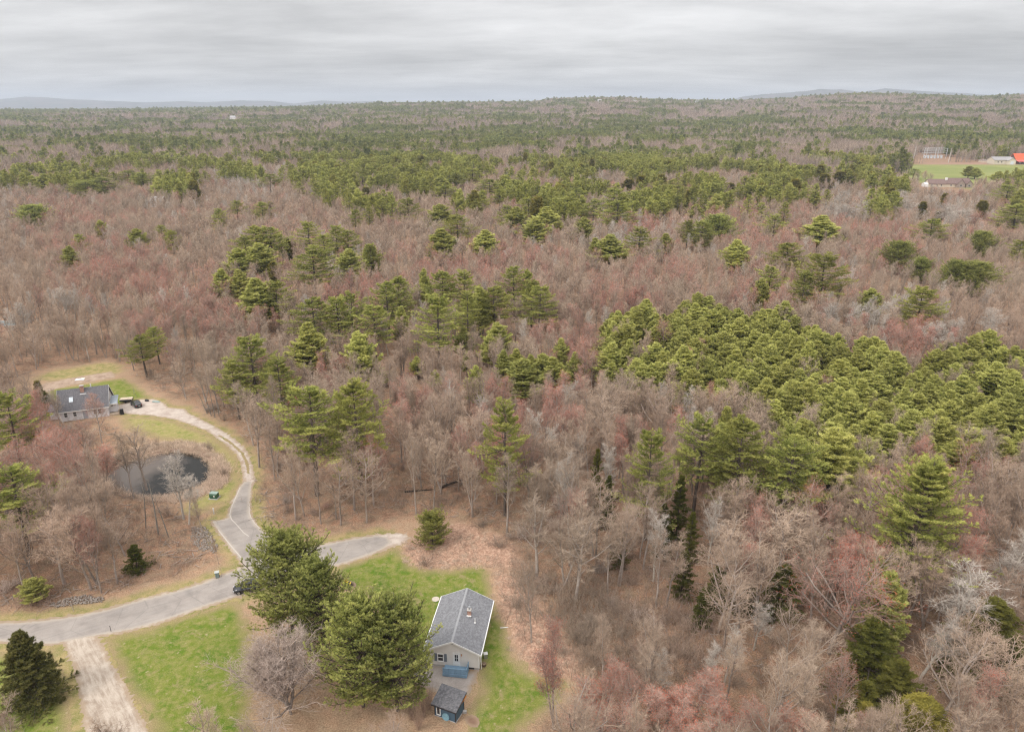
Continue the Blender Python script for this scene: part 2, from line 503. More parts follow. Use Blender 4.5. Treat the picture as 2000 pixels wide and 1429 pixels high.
def blades(rng, cen, axis, nb, L, W, spread, tint, up=0.35):
    """nb thin needle-spray triangles around each tuft centre"""
    N = len(cen)
    c = np.repeat(cen, nb, 0); ax = np.repeat(axis, nb, 0)
    d = ax + rng.normal(0, spread, (N * nb, 3)); d[:, 2] += up
    d = unit(d)
    s = unit(np.cross(d, rng.normal(0, 1, d.shape)))
    l = L * (0.65 + 0.7 * rng.random((N * nb, 1)))
    b = c - d * l * 0.25 + rng.normal(0, L * 0.22, c.shape)
    V = np.stack([b - s * W * 0.5, b + s * W * 0.5, b + d * l], 1).reshape(-1, 3)
    F = np.arange(N * nb * 3).reshape(-1, 3)
    tt = np.repeat(np.repeat(tint, nb) + rng.normal(0, 0.10, N * nb), 3)
    return V, F, np.clip(tt, 0, 1)

def pine_form(seed, H=20.0, W=8.0, base=0.3, lod=0, style='open', point=1.45):
    rng = np.random.default_rng(seed)
    tr, cr = Parts(), Parts()
    S = 8
    P = [np.zeros(3)]
    lean = rng.normal(0, 0.018, 2)
    for s in range(S): P.append(P[-1] + np.array([lean[0] + rng.normal(0, 0.012), lean[1] + rng.normal(0, 0.012), 1.0]) * H * 0.985 / S)
    P = np.array(P)[None]
    rad = 0.0125 * H * (1 - np.linspace(0, 1, S + 1)) ** 0.75 + 0.02
    for s in range(S):
        V, F = tubes(P[:, s], P[:, s + 1], rad[s:s + 1], rad[s + 1:s + 2], 7 if lod == 0 else 4); tr.add(V, F, 0)
    def trunk_at(t):
        f = np.clip(t, 0, 0.999) * S; i = np.floor(f).astype(int)
        return P[0, i] * (1 - (f - i)[:, None]) + P[0, i + 1] * (f - i)[:, None]
    if style == 'open':      # mature white pine: separate plates of foliage, ragged outline
        gap = (1.2, 1.45, 1.9)[lod]; per = (6, 6, 5)[lod]
    elif style == 'tall': gap = 1.1; per = 9
    elif style == 'full':    # young, bushy, rounded
        gap = (0.72, 0.95, 1.6)[lod]; per = (8, 7, 5)[lod]
    elif style == 'broad':   # broad, dense, many-headed open-grown pine
        gap = (0.85, 1.1, 1.6)[lod]; per = (9, 7, 6)[lod]
    else:                    # spruce / cedar / hemlock
        gap = ((0.62, 0.85, 1.3) if style in ('spruce', 'cedar') else (0.8, 1.0, 1.5))[lod]; per = (9, 7, 6)[lod] if style in ('spruce', 'cedar') else (6, 6, 5)[lod]
    ts = []; azs = []; Ls = []
    z = base * H; k = 0
    gapv = 1.0
    while z < H * 0.975:
        u = (z / H - base) / (1 - base)
        if style == 'open': prof = (0.62 + 0.42 * math.sin(min(1, u * 1.5) * math.pi * 0.62)) * (1 - u) ** 0.52 * 1.12
        elif style == 'full': prof = min(1.0, 0.6 + 1.6 * u) * (1 - u ** point) ** 0.85
        elif style == 'broad': prof = min(1.0, 0.72 + 1.1 * u) * (1 - u ** 2.4) ** 0.62
        elif style == 'tall': prof = min(1.0, 0.72 + 1.3 * u) * (1 - u) ** 0.6
        elif style == 'cedar': prof = min(1.0, 0.7 + 1.5 * u) * (1 - u) ** 0.55
        elif style == 'hemlock': prof = (1 - u) ** 0.8
        else: prof = (1 - u) ** 0.82
        wob = 0.8 + 0.45 * rng.random()
        a0 = rng.random() * 6.28
        for j in range(per):
            ts.append(min(0.985, (z + rng.normal(0, (0.30 if style in ('full', 'broad') else 0.15) * gap)) / H)); azs.append(a0 + j * 6.283 / per + rng.normal(0, 0.25))
            irregular = {'open': 0.33, 'full': 0.26, 'broad': 0.24, 'tall': 0.42, 'spruce': 0.16}.get(style, 0.34)
            Ls.append(max(0.25, W * 0.5 * prof * wob ** (1.0 if style == 'open' else 0.4) * max(0.35, 1 + rng.normal(0, irregular))))
        z += gap * (0.75 + 0.5 * rng.random()) * (1 - 0.35 * u)
    ts = np.array(ts); azs = np.array(azs); Ls = np.array(Ls)
    st = trunk_at(ts)
    uu = np.clip((ts - base) / (1 - base), 0, 1)
    elev = {'open': -0.02 + 0.75 * uu ** 2, 'full': 0.30 + 0.75 * uu, 'broad': 0.25 + 0.7 * uu, 'tall': 0.08 + 0.75 * uu, 'cedar': 0.8 + 0.4 * uu}.get(style, -0.18 + 0.65 * uu ** 1.5)
    d = np.stack([np.cos(azs) * np.cos(elev), np.sin(azs) * np.cos(elev), np.sin(elev)], 1)
    curve = {'open': 0.10, 'full': 0.14, 'broad': 0.14, 'cedar': 0.25}.get(style, 0.05)
    pts = [st]; dd = d
    for s in range(4):
        dd = dd.copy(); dd[:, 2] += curve * (s - 0.3); dd = unit(dd + rng.normal(0, 0.05, dd.shape)); pts.append(pts[-1] + dd * (Ls / 4)[:, None])
    B = np.stack(pts, 1)
    add_poly(tr, B, Ls * 0.012 + 0.012, Ls * 0.004 + 0.006, 3, 0)
    # branchlets -> tufts
    nb = (11, 6, 3)[lod] if style in ('open', 'broad', 'tall') else (9, 5, 3)[lod]
    t0 = 0.30 if style == 'open' else 0.22
    N = len(B)
    t = t0 + (1.0 - t0) * ((np.arange(nb)[None] + rng.random((N, nb))) / nb)
    t = np.clip(t, 0, 0.999); f = t * 4; i = np.floor(f).astype(int); fr = (f - i)[..., None]; idx = np.arange(N)[:, None]
    a = B[idx, i]; b = B[idx, i + 1]; s0 = a * (1 - fr) + b * fr; bd = unit(b - a)
    sidev = unit(np.cross(bd, np.array([0, 0, 1.0])))
    sg = np.where((np.arange(nb)[None] + rng.integers(0, 2, (N, 1))) % 2 == 0, 1, -1)[..., None]
    sl = (Ls[:, None] * (0.52 if style == 'open' else 0.42 if style in ('broad', 'tall') else 0.34) * (1.08 - t) + 0.22) * (0.6 + 0.8 * rng.random((N, nb)))
    dirb = unit(bd * 0.75 + sidev * sg * (0.55 + 0.5 * rng.random((N, nb, 1))) + np.array([0, 0, 0.12]) + rng.normal(0, 0.10, (N, nb, 3)))
    m = (4, 2, 1)[lod]
    cen = []; axs = []; tn = []
    for q in range(m):
        w = (q + 0.8) / m
        cpt = s0 + dirb * (sl * w)[..., None]
        cen.append(cpt.reshape(-1, 3)); axs.append(dirb.reshape(-1, 3))
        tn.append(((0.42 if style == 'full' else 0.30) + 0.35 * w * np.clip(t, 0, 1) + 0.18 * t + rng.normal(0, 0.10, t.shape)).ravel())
    # leader tip and branch tips
    bough = rng.normal(0, 0.13, N)              # some boughs are yellower and lighter than others
    tn = [q + np.repeat(bough, nb) for q in tn]
    cen.append(B[:, -1]); axs.append(unit(B[:, -1] - B[:, -2])); tn.append(0.8 + bough)
    cen = np.concatenate(cen); axs = np.concatenate(axs); tn = np.concatenate(tn)
    if lod == 0: nbl, bl, bw = (14, 0.27, 0.068) if style == 'full' else (12, 0.28, 0.062)
    elif lod == 1: nbl, bl, bw = (6, 0.60, 0.17)
    else: nbl, bl, bw = (5, 1.25, 0.50)
    upb = {'open': 0.28, 'full': 0.5, 'broad': 0.5, 'tall': 0.4}.get(style, 0.12)
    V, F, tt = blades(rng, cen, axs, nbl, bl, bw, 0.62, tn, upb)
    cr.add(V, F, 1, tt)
    return tr, cr

def merged(name, tr, cr, mats):
    p = Parts()
    p.V = tr.V + cr.V; p.tint = tr.tint + cr.tint
    p.Q = tr.Q + [q + tr.n for q in cr.Q]; p.T = tr.T + [q + tr.n for q in cr.T]
    p.qm = tr.qm + cr.qm; p.tm = tr.tm + cr.tm
    return p.mesh(name, mats)
FORM = {}     # key -> dict(trunk, crown, whole, H, W)
def reg(key, tr, cr, mats, H, W):
    FORM[key] = dict(trunk=tr.mesh(key + '_trunk', mats), crown=cr.mesh(key + '_crown', mats), tr=tr, cr=cr, mats=mats, H=H, W=W)
def whole(key):
    f = FORM[key]
    if 'whole' not in f: f['whole'] = merged(key, f['tr'], f['cr'], f['mats'])
    return f['whole']
def recolor(key, new, mats):
    f = FORM[key]
    FORM[new] = dict(tr=f['tr'], cr=f['cr'], mats=mats, H=f['H'], W=f['W'],
                     trunk=f['tr'].mesh(new + '_trunk', mats), crown=f['cr'].mesh(new + '_crown', mats))
def span(tr, cr):
    V = np.concatenate(cr.V)
    r = np.percentile(np.hypot(V[:, 0], V[:, 1]), 93)
    return float(np.percentile(V[:, 2], 99.8)), 2 * float(r)
BM = (M['limb'], M['twig'], M['bud']); RM = (M['limb'], M['twig_red'], M['bud']); PM = (M['limb_pale'], M['twig_pale'], M['bud'])
for i, st in enumerate(('round', 'wide', 'narrow', 'round', 'narrow', 'wide')):
    tr, cr = bare_form(100 + i, 16, 0, st, 1 + (i == 3)); H, W = span(tr, cr); reg('bare%d' % i, tr, cr, BM, H, W)
for i, st in enumerate(('round', 'wide', 'narrow')):
    tr, cr = bare_form(200 + i, 15, 0, st, 1 + (i == 2), red=0.30); H, W = span(tr, cr); reg('red%d' % i, tr, cr, RM, H, W)
for i, st in enumerate(('round', 'narrow')):
    tr, cr = bare_form(300 + i, 15, 0, st); H, W = span(tr, cr); reg('pale%d' % i, tr, cr, PM, H, W)
tr, cr = bare_form(350, 11, 0, 'globe'); H, W = span(tr, cr); reg('globe0', tr, cr, (M['limb'], M['twig_tan'], M['bud']), H, W)
for i, st in enumerate(('round', 'wide', 'narrow', 'round')):
    tr, cr = bare_form(400 + i, 16, 1, st); H, W = span(tr, cr); reg('midbare%d' % i, tr, cr, BM, H, W)
recolor('midbare0', 'midpale0', PM)
for i, st in enumerate(('round', 'wide')):
    tr, cr = bare_form(500 + i, 15, 1, st, red=0.30); H, W = span(tr, cr); reg('midred%d' % i, tr, cr, RM, H, W)
NP = (M['limb_dark'], M['pine']); NL = (M['limb_dark'], M['pine_light'])
for i, b in enumerate((0.30, 0.42, 0.22, 0.36)):
    tr, cr = pine_form(600 + i, 21, 9, b, 0, 'open'); H, W = span(tr, cr); reg('open%d' % i, tr, cr, NP, H, W)
for i, b in enumerate((0.12, 0.2, 0.08, 0.25)):
    tr, cr = pine_form(620 + i, 13, 6.5, b, 0, 'full', (1.45, 1.1, 1.9, 0.9)[i]); H, W = span(tr, cr); reg('full%d' % i, tr, cr, NL, H, W)
for i, b in enumerate((0.14, 0.12)):
    tr, cr = pine_form(630 + i, 19, 13, b, 0, 'broad'); H, W = span(tr, cr); reg('broad%d' % i, tr, cr, (M['limb_dark'], M['pine_cool']), H, W)
tr, cr = pine_form(636, 24, 13, 0.13, 0, 'tall'); H, W = span(tr, cr); reg('tall0', tr, cr, NP, H, W)
tr, cr = pine_form(637, 12, 10.6, 0.02, 0, 'broad'); H, W = span(tr, cr); reg('bush0', tr, cr, NP, H, W)
tr, cr = pine_form(640, 12, 8, 0.03, 0, 'spruce'); H, W = span(tr, cr); reg('spruce0', tr, cr, (M['limb_dark'], M['spruce']), H, W)
for i in range(2):
    tr, cr = pine_form(650 + i, 13, 6, 0.06, 0, 'hemlock'); H, W = span(tr, cr); reg('hemlock%d' % i, tr, cr, (M['limb_dark'], M['hemlock']), H, W)
tr, cr = pine_form(660, 10, 4.2, 0.08, 0, 'cedar'); H, W = span(tr, cr); reg('cedar0', tr, cr, (M['limb_dark'], M['cedar']), H, W)
for i, b in enumerate((0.30, 0.40, 0.25)):
    tr, cr = pine_form(700 + i, 20, 8.5, b, 1, 'open'); H, W = span(tr, cr); reg('midopen%d' % i, tr, cr, NP, H, W)
for i in range(2):
    tr, cr = pine_form(720 + i, 14, 7, 0.15, 1, 'full'); H, W = span(tr, cr); reg('midfull%d' % i, tr, cr, NL, H, W)
tr, cr = pine_form(740, 11, 5, 0.06, 1, 'cedar'); H, W = span(tr, cr); reg('midcedar0', tr, cr, (M['limb_dark'], M['cedar']), H, W)

# a shrub of many stems from the ground; a tuft of dry stems; a fern-like litter of twigs
def brush_form(seed, h=2.0, w=2.6, nst=26, sub=5, spread=0.10):
    rng = np.random.default_rng(seed); p = Parts()
    az = rng.random(nst) * 6.28; tilt = rng.random(nst) ** 0.7 * 0.95
    d = np.stack([np.cos(az) * np.sin(tilt), np.sin(az) * np.sin(tilt), np.cos(tilt)], 1)
    base = rng.normal(0, w * spread, (nst, 3)); base[:, 2] = 0
    L = h * (0.7 + 0.5 * rng.random(nst)) / np.maximum(0.75, np.cos(tilt) + 0.2)
    pts = [base]
    for s in range(3): d = unit(d + rng.normal(0, 0.10, d.shape) + np.array([0, 0, 0.06])); pts.append(pts[-1] + d * (L / 3)[:, None])
    A = np.stack(pts, 1); add_poly(p, A, np.full(nst, 0.02), np.full(nst, 0.010), 3, 0)
    b, Lb = grow(rng, A, L, sub + 2, 0.15, 1.0, 0.42, (22, 50), 0.1, 1, 0.12)
    V, F = spikes(b[:, 0], b[:, 1], np.full(len(b), 0.012)); p.add(V, F, 0)
    c, Lc = grow(rng, b, Lb, sub, 0.2, 1.0, 0.6, (22, 50), 0.1, 1, 0.12)
    V, F = spikes(c[:, 0], c[:, 1], np.full(len(c), 0.009)); p.add(V, F, 0)
    return p
def tuft_form(seed, h=0.9, n=70, w=0.5):
    rng = np.random.default_rng(seed); p = Parts()
    az = rng.random(n) * 6.28; tilt = rng.random(n) ** 0.6 * 1.15
    d = np.stack([np.cos(az) * np.sin(tilt), np.sin(az) * np.sin(tilt), np.cos(tilt)], 1)
    b = rng.normal(0, w, (n, 3)); b[:, 2] = 0
    L = h * (0.5 + 0.7 * rng.random((n, 1)))
    V, F = spikes(b, b + d * L, np.full(n, 0.03)); p.add(V, F, 0)
    return p
BR = [brush_form(800 + i, 2.0 + 0.3 * i).mesh('brush_form%d' % i, (M['brush'],)) for i in range(3)]
TH = [brush_form(810 + i, 1.5 + 0.5 * i, 2.6, 22, 4, 0.55).mesh('thicket_form%d' % i, (M['brush'],)) for i in range(3)]
for i_, (nm_, sd_) in enumerate((('twig_tan', 3), ('straw', 4), ('twig_red', 5), ('limb', 6))):
    BR.append(brush_form(840 + sd_, 1.9, 2.4, 34, 5, 0.16).mesh('bush_form%d' % i_, (M[nm_],)))
def sticks_form(seed):
    rng = np.random.default_rng(seed); n = 9
    a = rng.normal(0, 1.1, (n, 3)); a[:, 2] = rng.uniform(0.05, 0.25, n); az = rng.random(n) * 6.28; L = rng.uniform(0.6, 2.6, n)
    b = a + np.stack([np.cos(az) * L, np.sin(az) * L, rng.uniform(-0.1, 0.35, n)], 1)
    p = Parts(); V, F = tubes(a, b, rng.uniform(0.03, 0.08, n), np.full(n, 0.02), 4); p.add(V, F, 0)
    return p
ST = [sticks_form(830 + i).mesh('sticks_form%d' % i, (M['limb'],)) for i in range(3)]
TU = [tuft_form(820 + i).mesh('tuft_form%d' % i, (M['straw'],)) for i in range(2)]
# ---------------------------------------------------------------- the ground plan (outlines read off the photograph, as points on the ground)
ROAD_U = [(-160,1226),(-60,1222),(0,1217),(60,1215),(105,1210),(160,1202),(210,1191),(280,1171),(350,1154),(400,1138),(451,1117),(500,1099),(560,1082),(595,1072),(647,1061),(700,1051),(735,1046),(756,1049)]
ROAD_L = [(764,1058),(745,1073),(720,1082),(680,1096),(650,1104),(600,1119),(540,1138),(455,1165),(392,1185),(315,1212),(262,1227),(182,1241),(115,1254),(56,1259),(0,1250),(-60,1252),(-160,1258)]
ROAD = gpoly(ROAD_U + ROAD_L)
SPUR = gpoly([(478,940),(469,951),(455,979),(449,1000),(446,1012),(440,1014),(415,1018),(424,1032),(440,1052),(456,1074),(474,1098),(480,1112),(560,1086),(580,1070),(546,1055),(530,1048),(514,1038),(500,1026),(490,1010),(486,998),(488,968),(491,940)])
DRIVE2 = gpoly([(478,948),(476,943),(472,910),(462,885),(437,864),(402,840),(350,821),(297,811),(245,808),(224,801),(226,793),(245,787),(273,780),(300,779),(315,784),(329,796),(345,797),(362,798),(366,806),(392,818),(430,839),(462,860),(483,882),(493,910),(497,938),(494,948)])
STRIP2 = gpoly([(483,925),(481,908),(472,886),(450,866),(425,850),(428,849),(452,863),(476,885),(486,908),(487,925)])
DRIVE1 = gpoly([(113,1253),(128,1262),(140,1290),(150,1330),(160,1380),(170,1440),(180,1520),(330,1520),(291,1430),(262,1375),(236,1325),(210,1280),(196,1252),(186,1240),(150,1240)])
LAWN_A = gpoly([(200,1246),(230,1238),(262,1231),(315,1217),(360,1203),(392,1191),(430,1182),(462,1176),(478,1200),(486,1240),(500,1290),(494,1350),(492,1400),(500,1470),(320,1470),(290,1415),(262,1365),(236,1315),(212,1275)])
LAWN_B = gpoly([(-120,1275),(0,1272),(60,1268),(100,1268),(118,1300),(132,1360),(145,1430),(150,1500),(-160,1500)])
LAWN_C = gpoly([(640,1118),(660,1109),(700,1092),(745,1078),(775,1070),(785,1085),(800,1103),(830,1113),(870,1112),(905,1108),(940,1107),(952,1116),(956,1140),(960,1170),(972,1200),(992,1240),(1002,1275),(1030,1310),(1075,1325),(1110,1335),(1105,1360),(1085,1385),(1050,1400),(1020,1425),(1000,1470),(925,1470),(915,1430),(925,1400),(925,1370),(935,1330),(938,1300),(880,1300),(800,1300),(770,1260),(760,1200),(720,1170),(680,1150)])
LAWN_D = gpoly([(60,768),(90,760),(150,752),(215,742),(240,738),(262,750),(290,772),(300,778),(275,779),(245,786),(226,792),(224,800),(120,790)])
LAWN_E = gpoly([(240,812),(300,815),(350,826),(402,846),(435,870),(458,890),(469,915),(470,940),(452,975),(435,985),(400,992),(385,1005),(362,1000),(368,978),(400,965),(434,950),(446,932),(443,910),(425,887),(395,868),(350,860),(320,858),(290,850),(255,835)])
PLOT = gpoly([(75,752),(120,742),(170,733),(214,726),(223,731),(222,737),(180,745),(130,753),(95,764),(60,772)])
PAD = gpoly([(800,1288),(840,1296),(880,1304),(934,1310),(926,1332),(914,1356),(880,1362),(845,1350),(810,1330),(780,1300)])
POND = smooth_poly(gpoly([(205,915),(235,900),(262,890),(296,883),(330,876),(360,877),(385,880),(405,890),(414,903),(418,920),(410,935),(385,950),(352,961),(312,968),(270,967),(238,959),(210,946),(198,930)]), 2)
BANK = smooth_poly(gpoly([(190,905),(235,885),(272,874),(305,866),(350,862),(395,869),(427,886),(446,910),(449,932),(436,952),(396,967),(362,979),(305,980),(262,976),(215,962),(185,940)]), 2)
STONES_A = gpoly([(375,1030),(400,1028),(415,1045),(428,1070),(420,1080),(395,1076),(372,1060)])
STONES_B = gpoly([(98,1180),(130,1168),(165,1162),(205,1166),(200,1176),(160,1180),(110,1186)])
MULCH = gpoly([(664,1148),(668,1138),(680,1133),(692,1136),(697,1142),(688,1150),(676,1153)])
DIRT = gpoly([(910,1398),(925,1395),(938,1408),(936,1420),(920,1420),(908,1410)])
TANS = [smooth_poly(gpoly(p), 1) for p in (
    [(785,1062),(815,1048),(860,1030),(900,1020),(950,1035),(1010,1070),(1030,1110),(980,1115),(930,1106),(860,1111),(820,1110),(790,1095)],
    [(958,1115),(1010,1120),(1050,1160),(1060,1200),(1100,1240),(1150,1300),(1130,1325),(1070,1322),(1020,1300),(1000,1260),(975,1205)])]
OPEN_ALL = gpoly([(-200,1200),(0,1195),(60,1186),(200,1160),(330,1128),(400,1106),(432,1098),(436,1070),(418,1040),(405,1015),(395,1008),(362,1000),(330,985),(262,978),(205,962),(180,940),(186,905),(225,888),(240,840),(205,820),(100,835),(30,800),(20,740),(100,715),(215,702),(262,725),(300,762),(360,780),(400,800),(450,832),(492,870),(510,930),(508,985),(540,1030),(600,1045),(700,1030),(800,1015),(900,1008),(960,1040),(1010,1090),(1020,1130),(1070,1190),(1110,1260),(1165,1310),(1180,1340),(1110,1390),(1060,1420),(1030,1560),(-300,1560)])
YARD = gpoly([(560,1440),(700,1440),(700,1300),(560,1200)])
FIELD = gpoly([(1745,322),(1800,321),(1900,320),(2000,322),(2200,325),(2400,335),(2200,372),(2000,366),(1900,372),(1770,352)])
YARD_FAR = gpoly([(1800,317),(1860,317),(1925,316),(1940,311),(2000,311),(2100,311),(2100,326),(1900,322),(1780,322)])
SUBST = gpoly([(1780,301),(1862,301),(1862,324),(1780,324)])
SHEETS = [ROAD, SPUR, DRIVE2, DRIVE1, LAWN_A, LAWN_B, LAWN_C, LAWN_D, LAWN_E, PLOT, PAD]

# far country: crest heights by bearing (u = x/y), rising to a ridge about 5 km out
def rise(x, y):
    r = np.hypot(x, y); u = x / np.maximum(y, 1.0)
    pxs = np.array([-600, 0, 300, 640, 760, 1040, 1080, 1200, 1260, 1400, 1500, 1620, 1700, 1850, 2000, 2600])
    yt = np.array([209, 208, 207, 203, 198, 196, 191, 189, 192, 194, 191, 184, 185, 190, 186, 184])
    px = 1000 + 1400 * u * 1.0
    t = np.interp(px, pxs, yt)
    RR = 4600.0
    A = CAMH + (205 - t) / 1400 * 1.064 * RR - 34.0
    f = sstep(1300, RR, r)
    z = A * f
    z = z - 60 * sstep(RR, 9000, r)
    und = (fnoise(x / 620.0 + 7.3, y / 620.0 + 2.1, 5, 3) - 0.5)
    z = z + und * 24 * sstep(900, 2200, r) * (1 - 0.7 * sstep(3000, RR, r))
    return z
def ground_z(x, y):
    return rise(np.asarray(x, float), np.asarray(y, float))

def axis(lo, hi, step, far, back, growth=1.045):
    v = list(np.arange(lo, hi + step, step)); s = step
    while v[-1] < far: s = min(s * growth, 160.0); v.append(v[-1] + s)
    w = []; s = step; c = lo
    while c > -back: s = min(s * growth, 160.0); c -= s; w.append(c)
    return np.array(w[::-1] + v)
gx = axis(-150, 95, 0.75, 15000, 15000)
gy = axis(52, 230, 0.75, 16000, 1500)
X, Y = np.meshgrid(gx, gy)
Z = ground_z(X, Y)
near = (X > -260) & (X < 200) & (Y > 20) & (Y < 420)
xn, yn = X[near], Y[near]
ds = np.full(xn.shape, -1e9)
for p in SHEETS: ds = np.maximum(ds, sdf(p, xn, yn))
bump = (fnoise(xn / 6.0, yn / 6.0, 3, 3) - 0.5) * 0.9 + (vnoise(xn / 1.3, yn / 1.3, 4) - 0.5) * 0.22
zn = bump * sstep(1.5, 7.0, -ds)
dp = sdf(POND, xn, yn)
zn = np.where(dp > -4, np.minimum(zn, zn * sstep(1.0, 4.0, -dp)), zn)
zn = zn - 1.5 * sstep(-1.6, 2.0, dp)
# the stream bed that crosses the woods behind the cul-de-sac
Z[near] = zn
ny, nx = X.shape
V = np.stack([X, Y, Z], -1).reshape(-1, 3)
ii = np.arange(nx * ny).reshape(ny, nx)
F = np.stack([ii[:-1, :-1], ii[:-1, 1:], ii[1:, 1:], ii[1:, :-1]], -1).reshape(-1, 4)
xf, yf = X.ravel(), Y.ravel()
def soft(polys, w, jit=1.2):
    a = np.full(xf.shape, -1e9)
    m = (xf > -400) & (xf < 1600) & (yf > 20) & (yf < 1600)
    for p in polys: a[m] = np.maximum(a[m], sdf(p, xf[m], yf[m]))
    a = a + (fnoise(xf / 3.0, yf / 3.0, 9, 3) - 0.5) * 2 * jit
    return sstep(-w, w, a)
NEARROAD = [ROAD, DRIVE1, SPUR]
dr = np.full(xf.shape, -1e9); m = (xf > -200) & (xf < 100) & (yf > 20) & (yf < 260)
for p in NEARROAD: dr[m] = np.maximum(dr[m], sdf(p, xf[m], yf[m]))
for p in (DRIVE2,): dr[m] = np.maximum(dr[m], sdf(p, xf[m], yf[m]) - 0.8)
verge = sstep(-3.4, -0.8, dr + (fnoise(xf / 2.5, yf / 2.5, 12, 2) - 0.5) * 2.4)
lawns = soft([LAWN_A, LAWN_B, LAWN_C, LAWN_D, LAWN_E], 1.6, 1.0)
me = mesh_np('ground', V, [F], smooth=True)
add_attr(me, 'tan', soft(TANS, 1.8))
add_attr(me, 'verge', np.maximum(verge, soft([LAWN_E, smooth_poly(gpoly([(60,742),(90,728),(150,716),(215,706),(245,722),(225,730),(120,742)]), 1)], 2.0)))
add_attr(me, 'lawn', lawns)
add_attr(me, 'field', np.maximum(soft([FIELD], 2.0, 0), 0))
add_attr(me, 'bank', soft([BANK], 0.8, 0.4))
add_attr(me, 'open', soft([OPEN_ALL], 3.0))
gw = gpoly([(1740,322),(2100,318),(2100,324),(1740,326)])
add_attr(me, 'bare', soft([YARD_FAR], 3.0, 0))

t = NT('leaf_litter_and_soil')
co = t.n('ShaderNodeTexCoord').outputs['Object']
nb = t.noise(0.06, 4, 0.6, co); nm = t.noise(0.55, 5, 0.65, co); nf = t.noise(5.0, 4, 0.7, co)
litter = t.ramp(nf, [(0.32, (0.15, 0.085, 0.055)), (0.5, (0.35, 0.195, 0.125)), (0.70, (0.60, 0.37, 0.245))])
litter2 = t.ramp(nf, [(0.30, (0.16, 0.11, 0.072)), (0.72, (0.44, 0.31, 0.21))])
litter = t.mix(t.ramp(nm, [(0.38, 0.0), (0.62, 1.0)]), litter, litter2)
litter = t.mix(t.ramp(nb, [(0.3, 0.0), (0.7, 0.3)]), litter, (0.20, 0.14, 0.08))
litter = t.mix(t.ramp(t.noise(0.22, 5, 0.7, co, 0.6), [(0.50, 0.0), (0.66, 0.65)]), litter, (0.11, 0.072, 0.052))
vor = t.n('ShaderNodeTexVoronoi'); t.put(co, vor.inputs['Vector']); vor.inputs['Scale'].default_value = 2.3
litter = t.mix(t.ramp(vor.outputs['Distance'], [(0.08, 0.35), (0.2, 0.0)]), litter, (0.09, 0.065, 0.05))
straw = t.ramp(nf, [(0.3, (0.30, 0.20, 0.12)), (0.7, (0.56, 0.41, 0.27))])
tanc = t.ramp(t.noise(2.2, 5, 0.75, co, 0.6), [(0.32, (0.20, 0.12, 0.08)), (0.5, (0.41, 0.25, 0.175)), (0.7, (0.66, 0.46, 0.34))])
vergec = t.mix(t.ramp(nm, [(0.40, 0.0), (0.60, 1.0)]), (0.34, 0.27, 0.115), (0.17, 0.185, 0.045))
vergec = t.mix(t.ramp(nf, [(0.35, 0.0), (0.7, 0.5)]), vergec, straw)
col = t.mix(t.attr('open'), litter, t.mix(0.45, litter, straw))
col = t.mix(t.attr('tan'), col, tanc)
col = t.mix(t.attr('verge'), col, vergec)
col = t.mix(t.math('MULTIPLY', t.attr('lawn'), t.ramp(t.noise(0.9, 4, 0.7, co), [(0.4, 0.35), (0.65, 0.9)])), col, vergec)
col = t.mix(t.attr('bank'), col, t.ramp(nf, [(0.3, (0.20, 0.12, 0.085)), (0.7, (0.50, 0.36, 0.28))]))
col = t.mix(t.attr('bare'), col, (0.33, 0.2, 0.15))
fld = t.ramp(t.noise(0.02, 4, 0.6, co, 0.3), [(0.3, (0.17, 0.205, 0.06)), (0.7, (0.27, 0.27, 0.10))])
col = t.mix(t.attr('field'), col, fld)
me.materials.append(t.bsdf(col, 0.95, t.bump(t.mix(0.5, nf, nm), 0.9, 0.12), spec=0.1))
g = link('ground', me); tag(g, kind='structure')

# ---------------------------------------------------------------- sheets laid on the ground
def sheet(name, poly, z, mat, cell=0.5, rag=0.0, pad=0.0, lift=None, rn=0.7):
    lo = poly.min(0) - 2; hi = poly.max(0) + 2
    xs = np.arange(lo[0], hi[0] + cell, cell); ys = np.arange(lo[1], hi[1] + cell, cell)
    A, B = np.meshgrid(xs, ys)
    def fld(a, b): return sdf(poly, a, b) + pad + ((fnoise(a / rn, b / rn, 31, 3) - 0.5) * 2 * rag if rag else 0)
    D = fld(A, B)
    e = 0.05
    gxx = (fld(A + e, B) - D) / e; gyy = (fld(A, B + e) - D) / e
    gl = np.sqrt(gxx ** 2 + gyy ** 2) + 1e-6
    out = (D < 0) & (D > -1.5 * cell)
    st = np.where(out, np.clip(-D / gl, 0, 0.68 * cell), 0)
    A2 = A + gxx / gl * st; B2 = B + gyy / gl * st
    ins = D > 0
    cells = ins[:-1, :-1] | ins[:-1, 1:] | ins[1:, :-1] | ins[1:, 1:]
    ny, nx = A.shape
    ii = np.arange(nx * ny).reshape(ny, nx)
    F = np.stack([ii[:-1, :-1], ii[:-1, 1:], ii[1:, 1:], ii[1:, :-1]], -1)[cells]
    used, inv = np.unique(F, return_inverse=True)
    F = inv.reshape(-1, 4)
    V = np.stack([A2.ravel()[used], B2.ravel()[used], np.full(len(used), z)], 1)
    if lift is not None: V[:, 2] += lift(V[:, 0], V[:, 1])
    me = mesh_np(name, V, [F], (mat,))
    add_attr(me, 'edge', np.maximum(D.ravel()[used], 0))
    return me
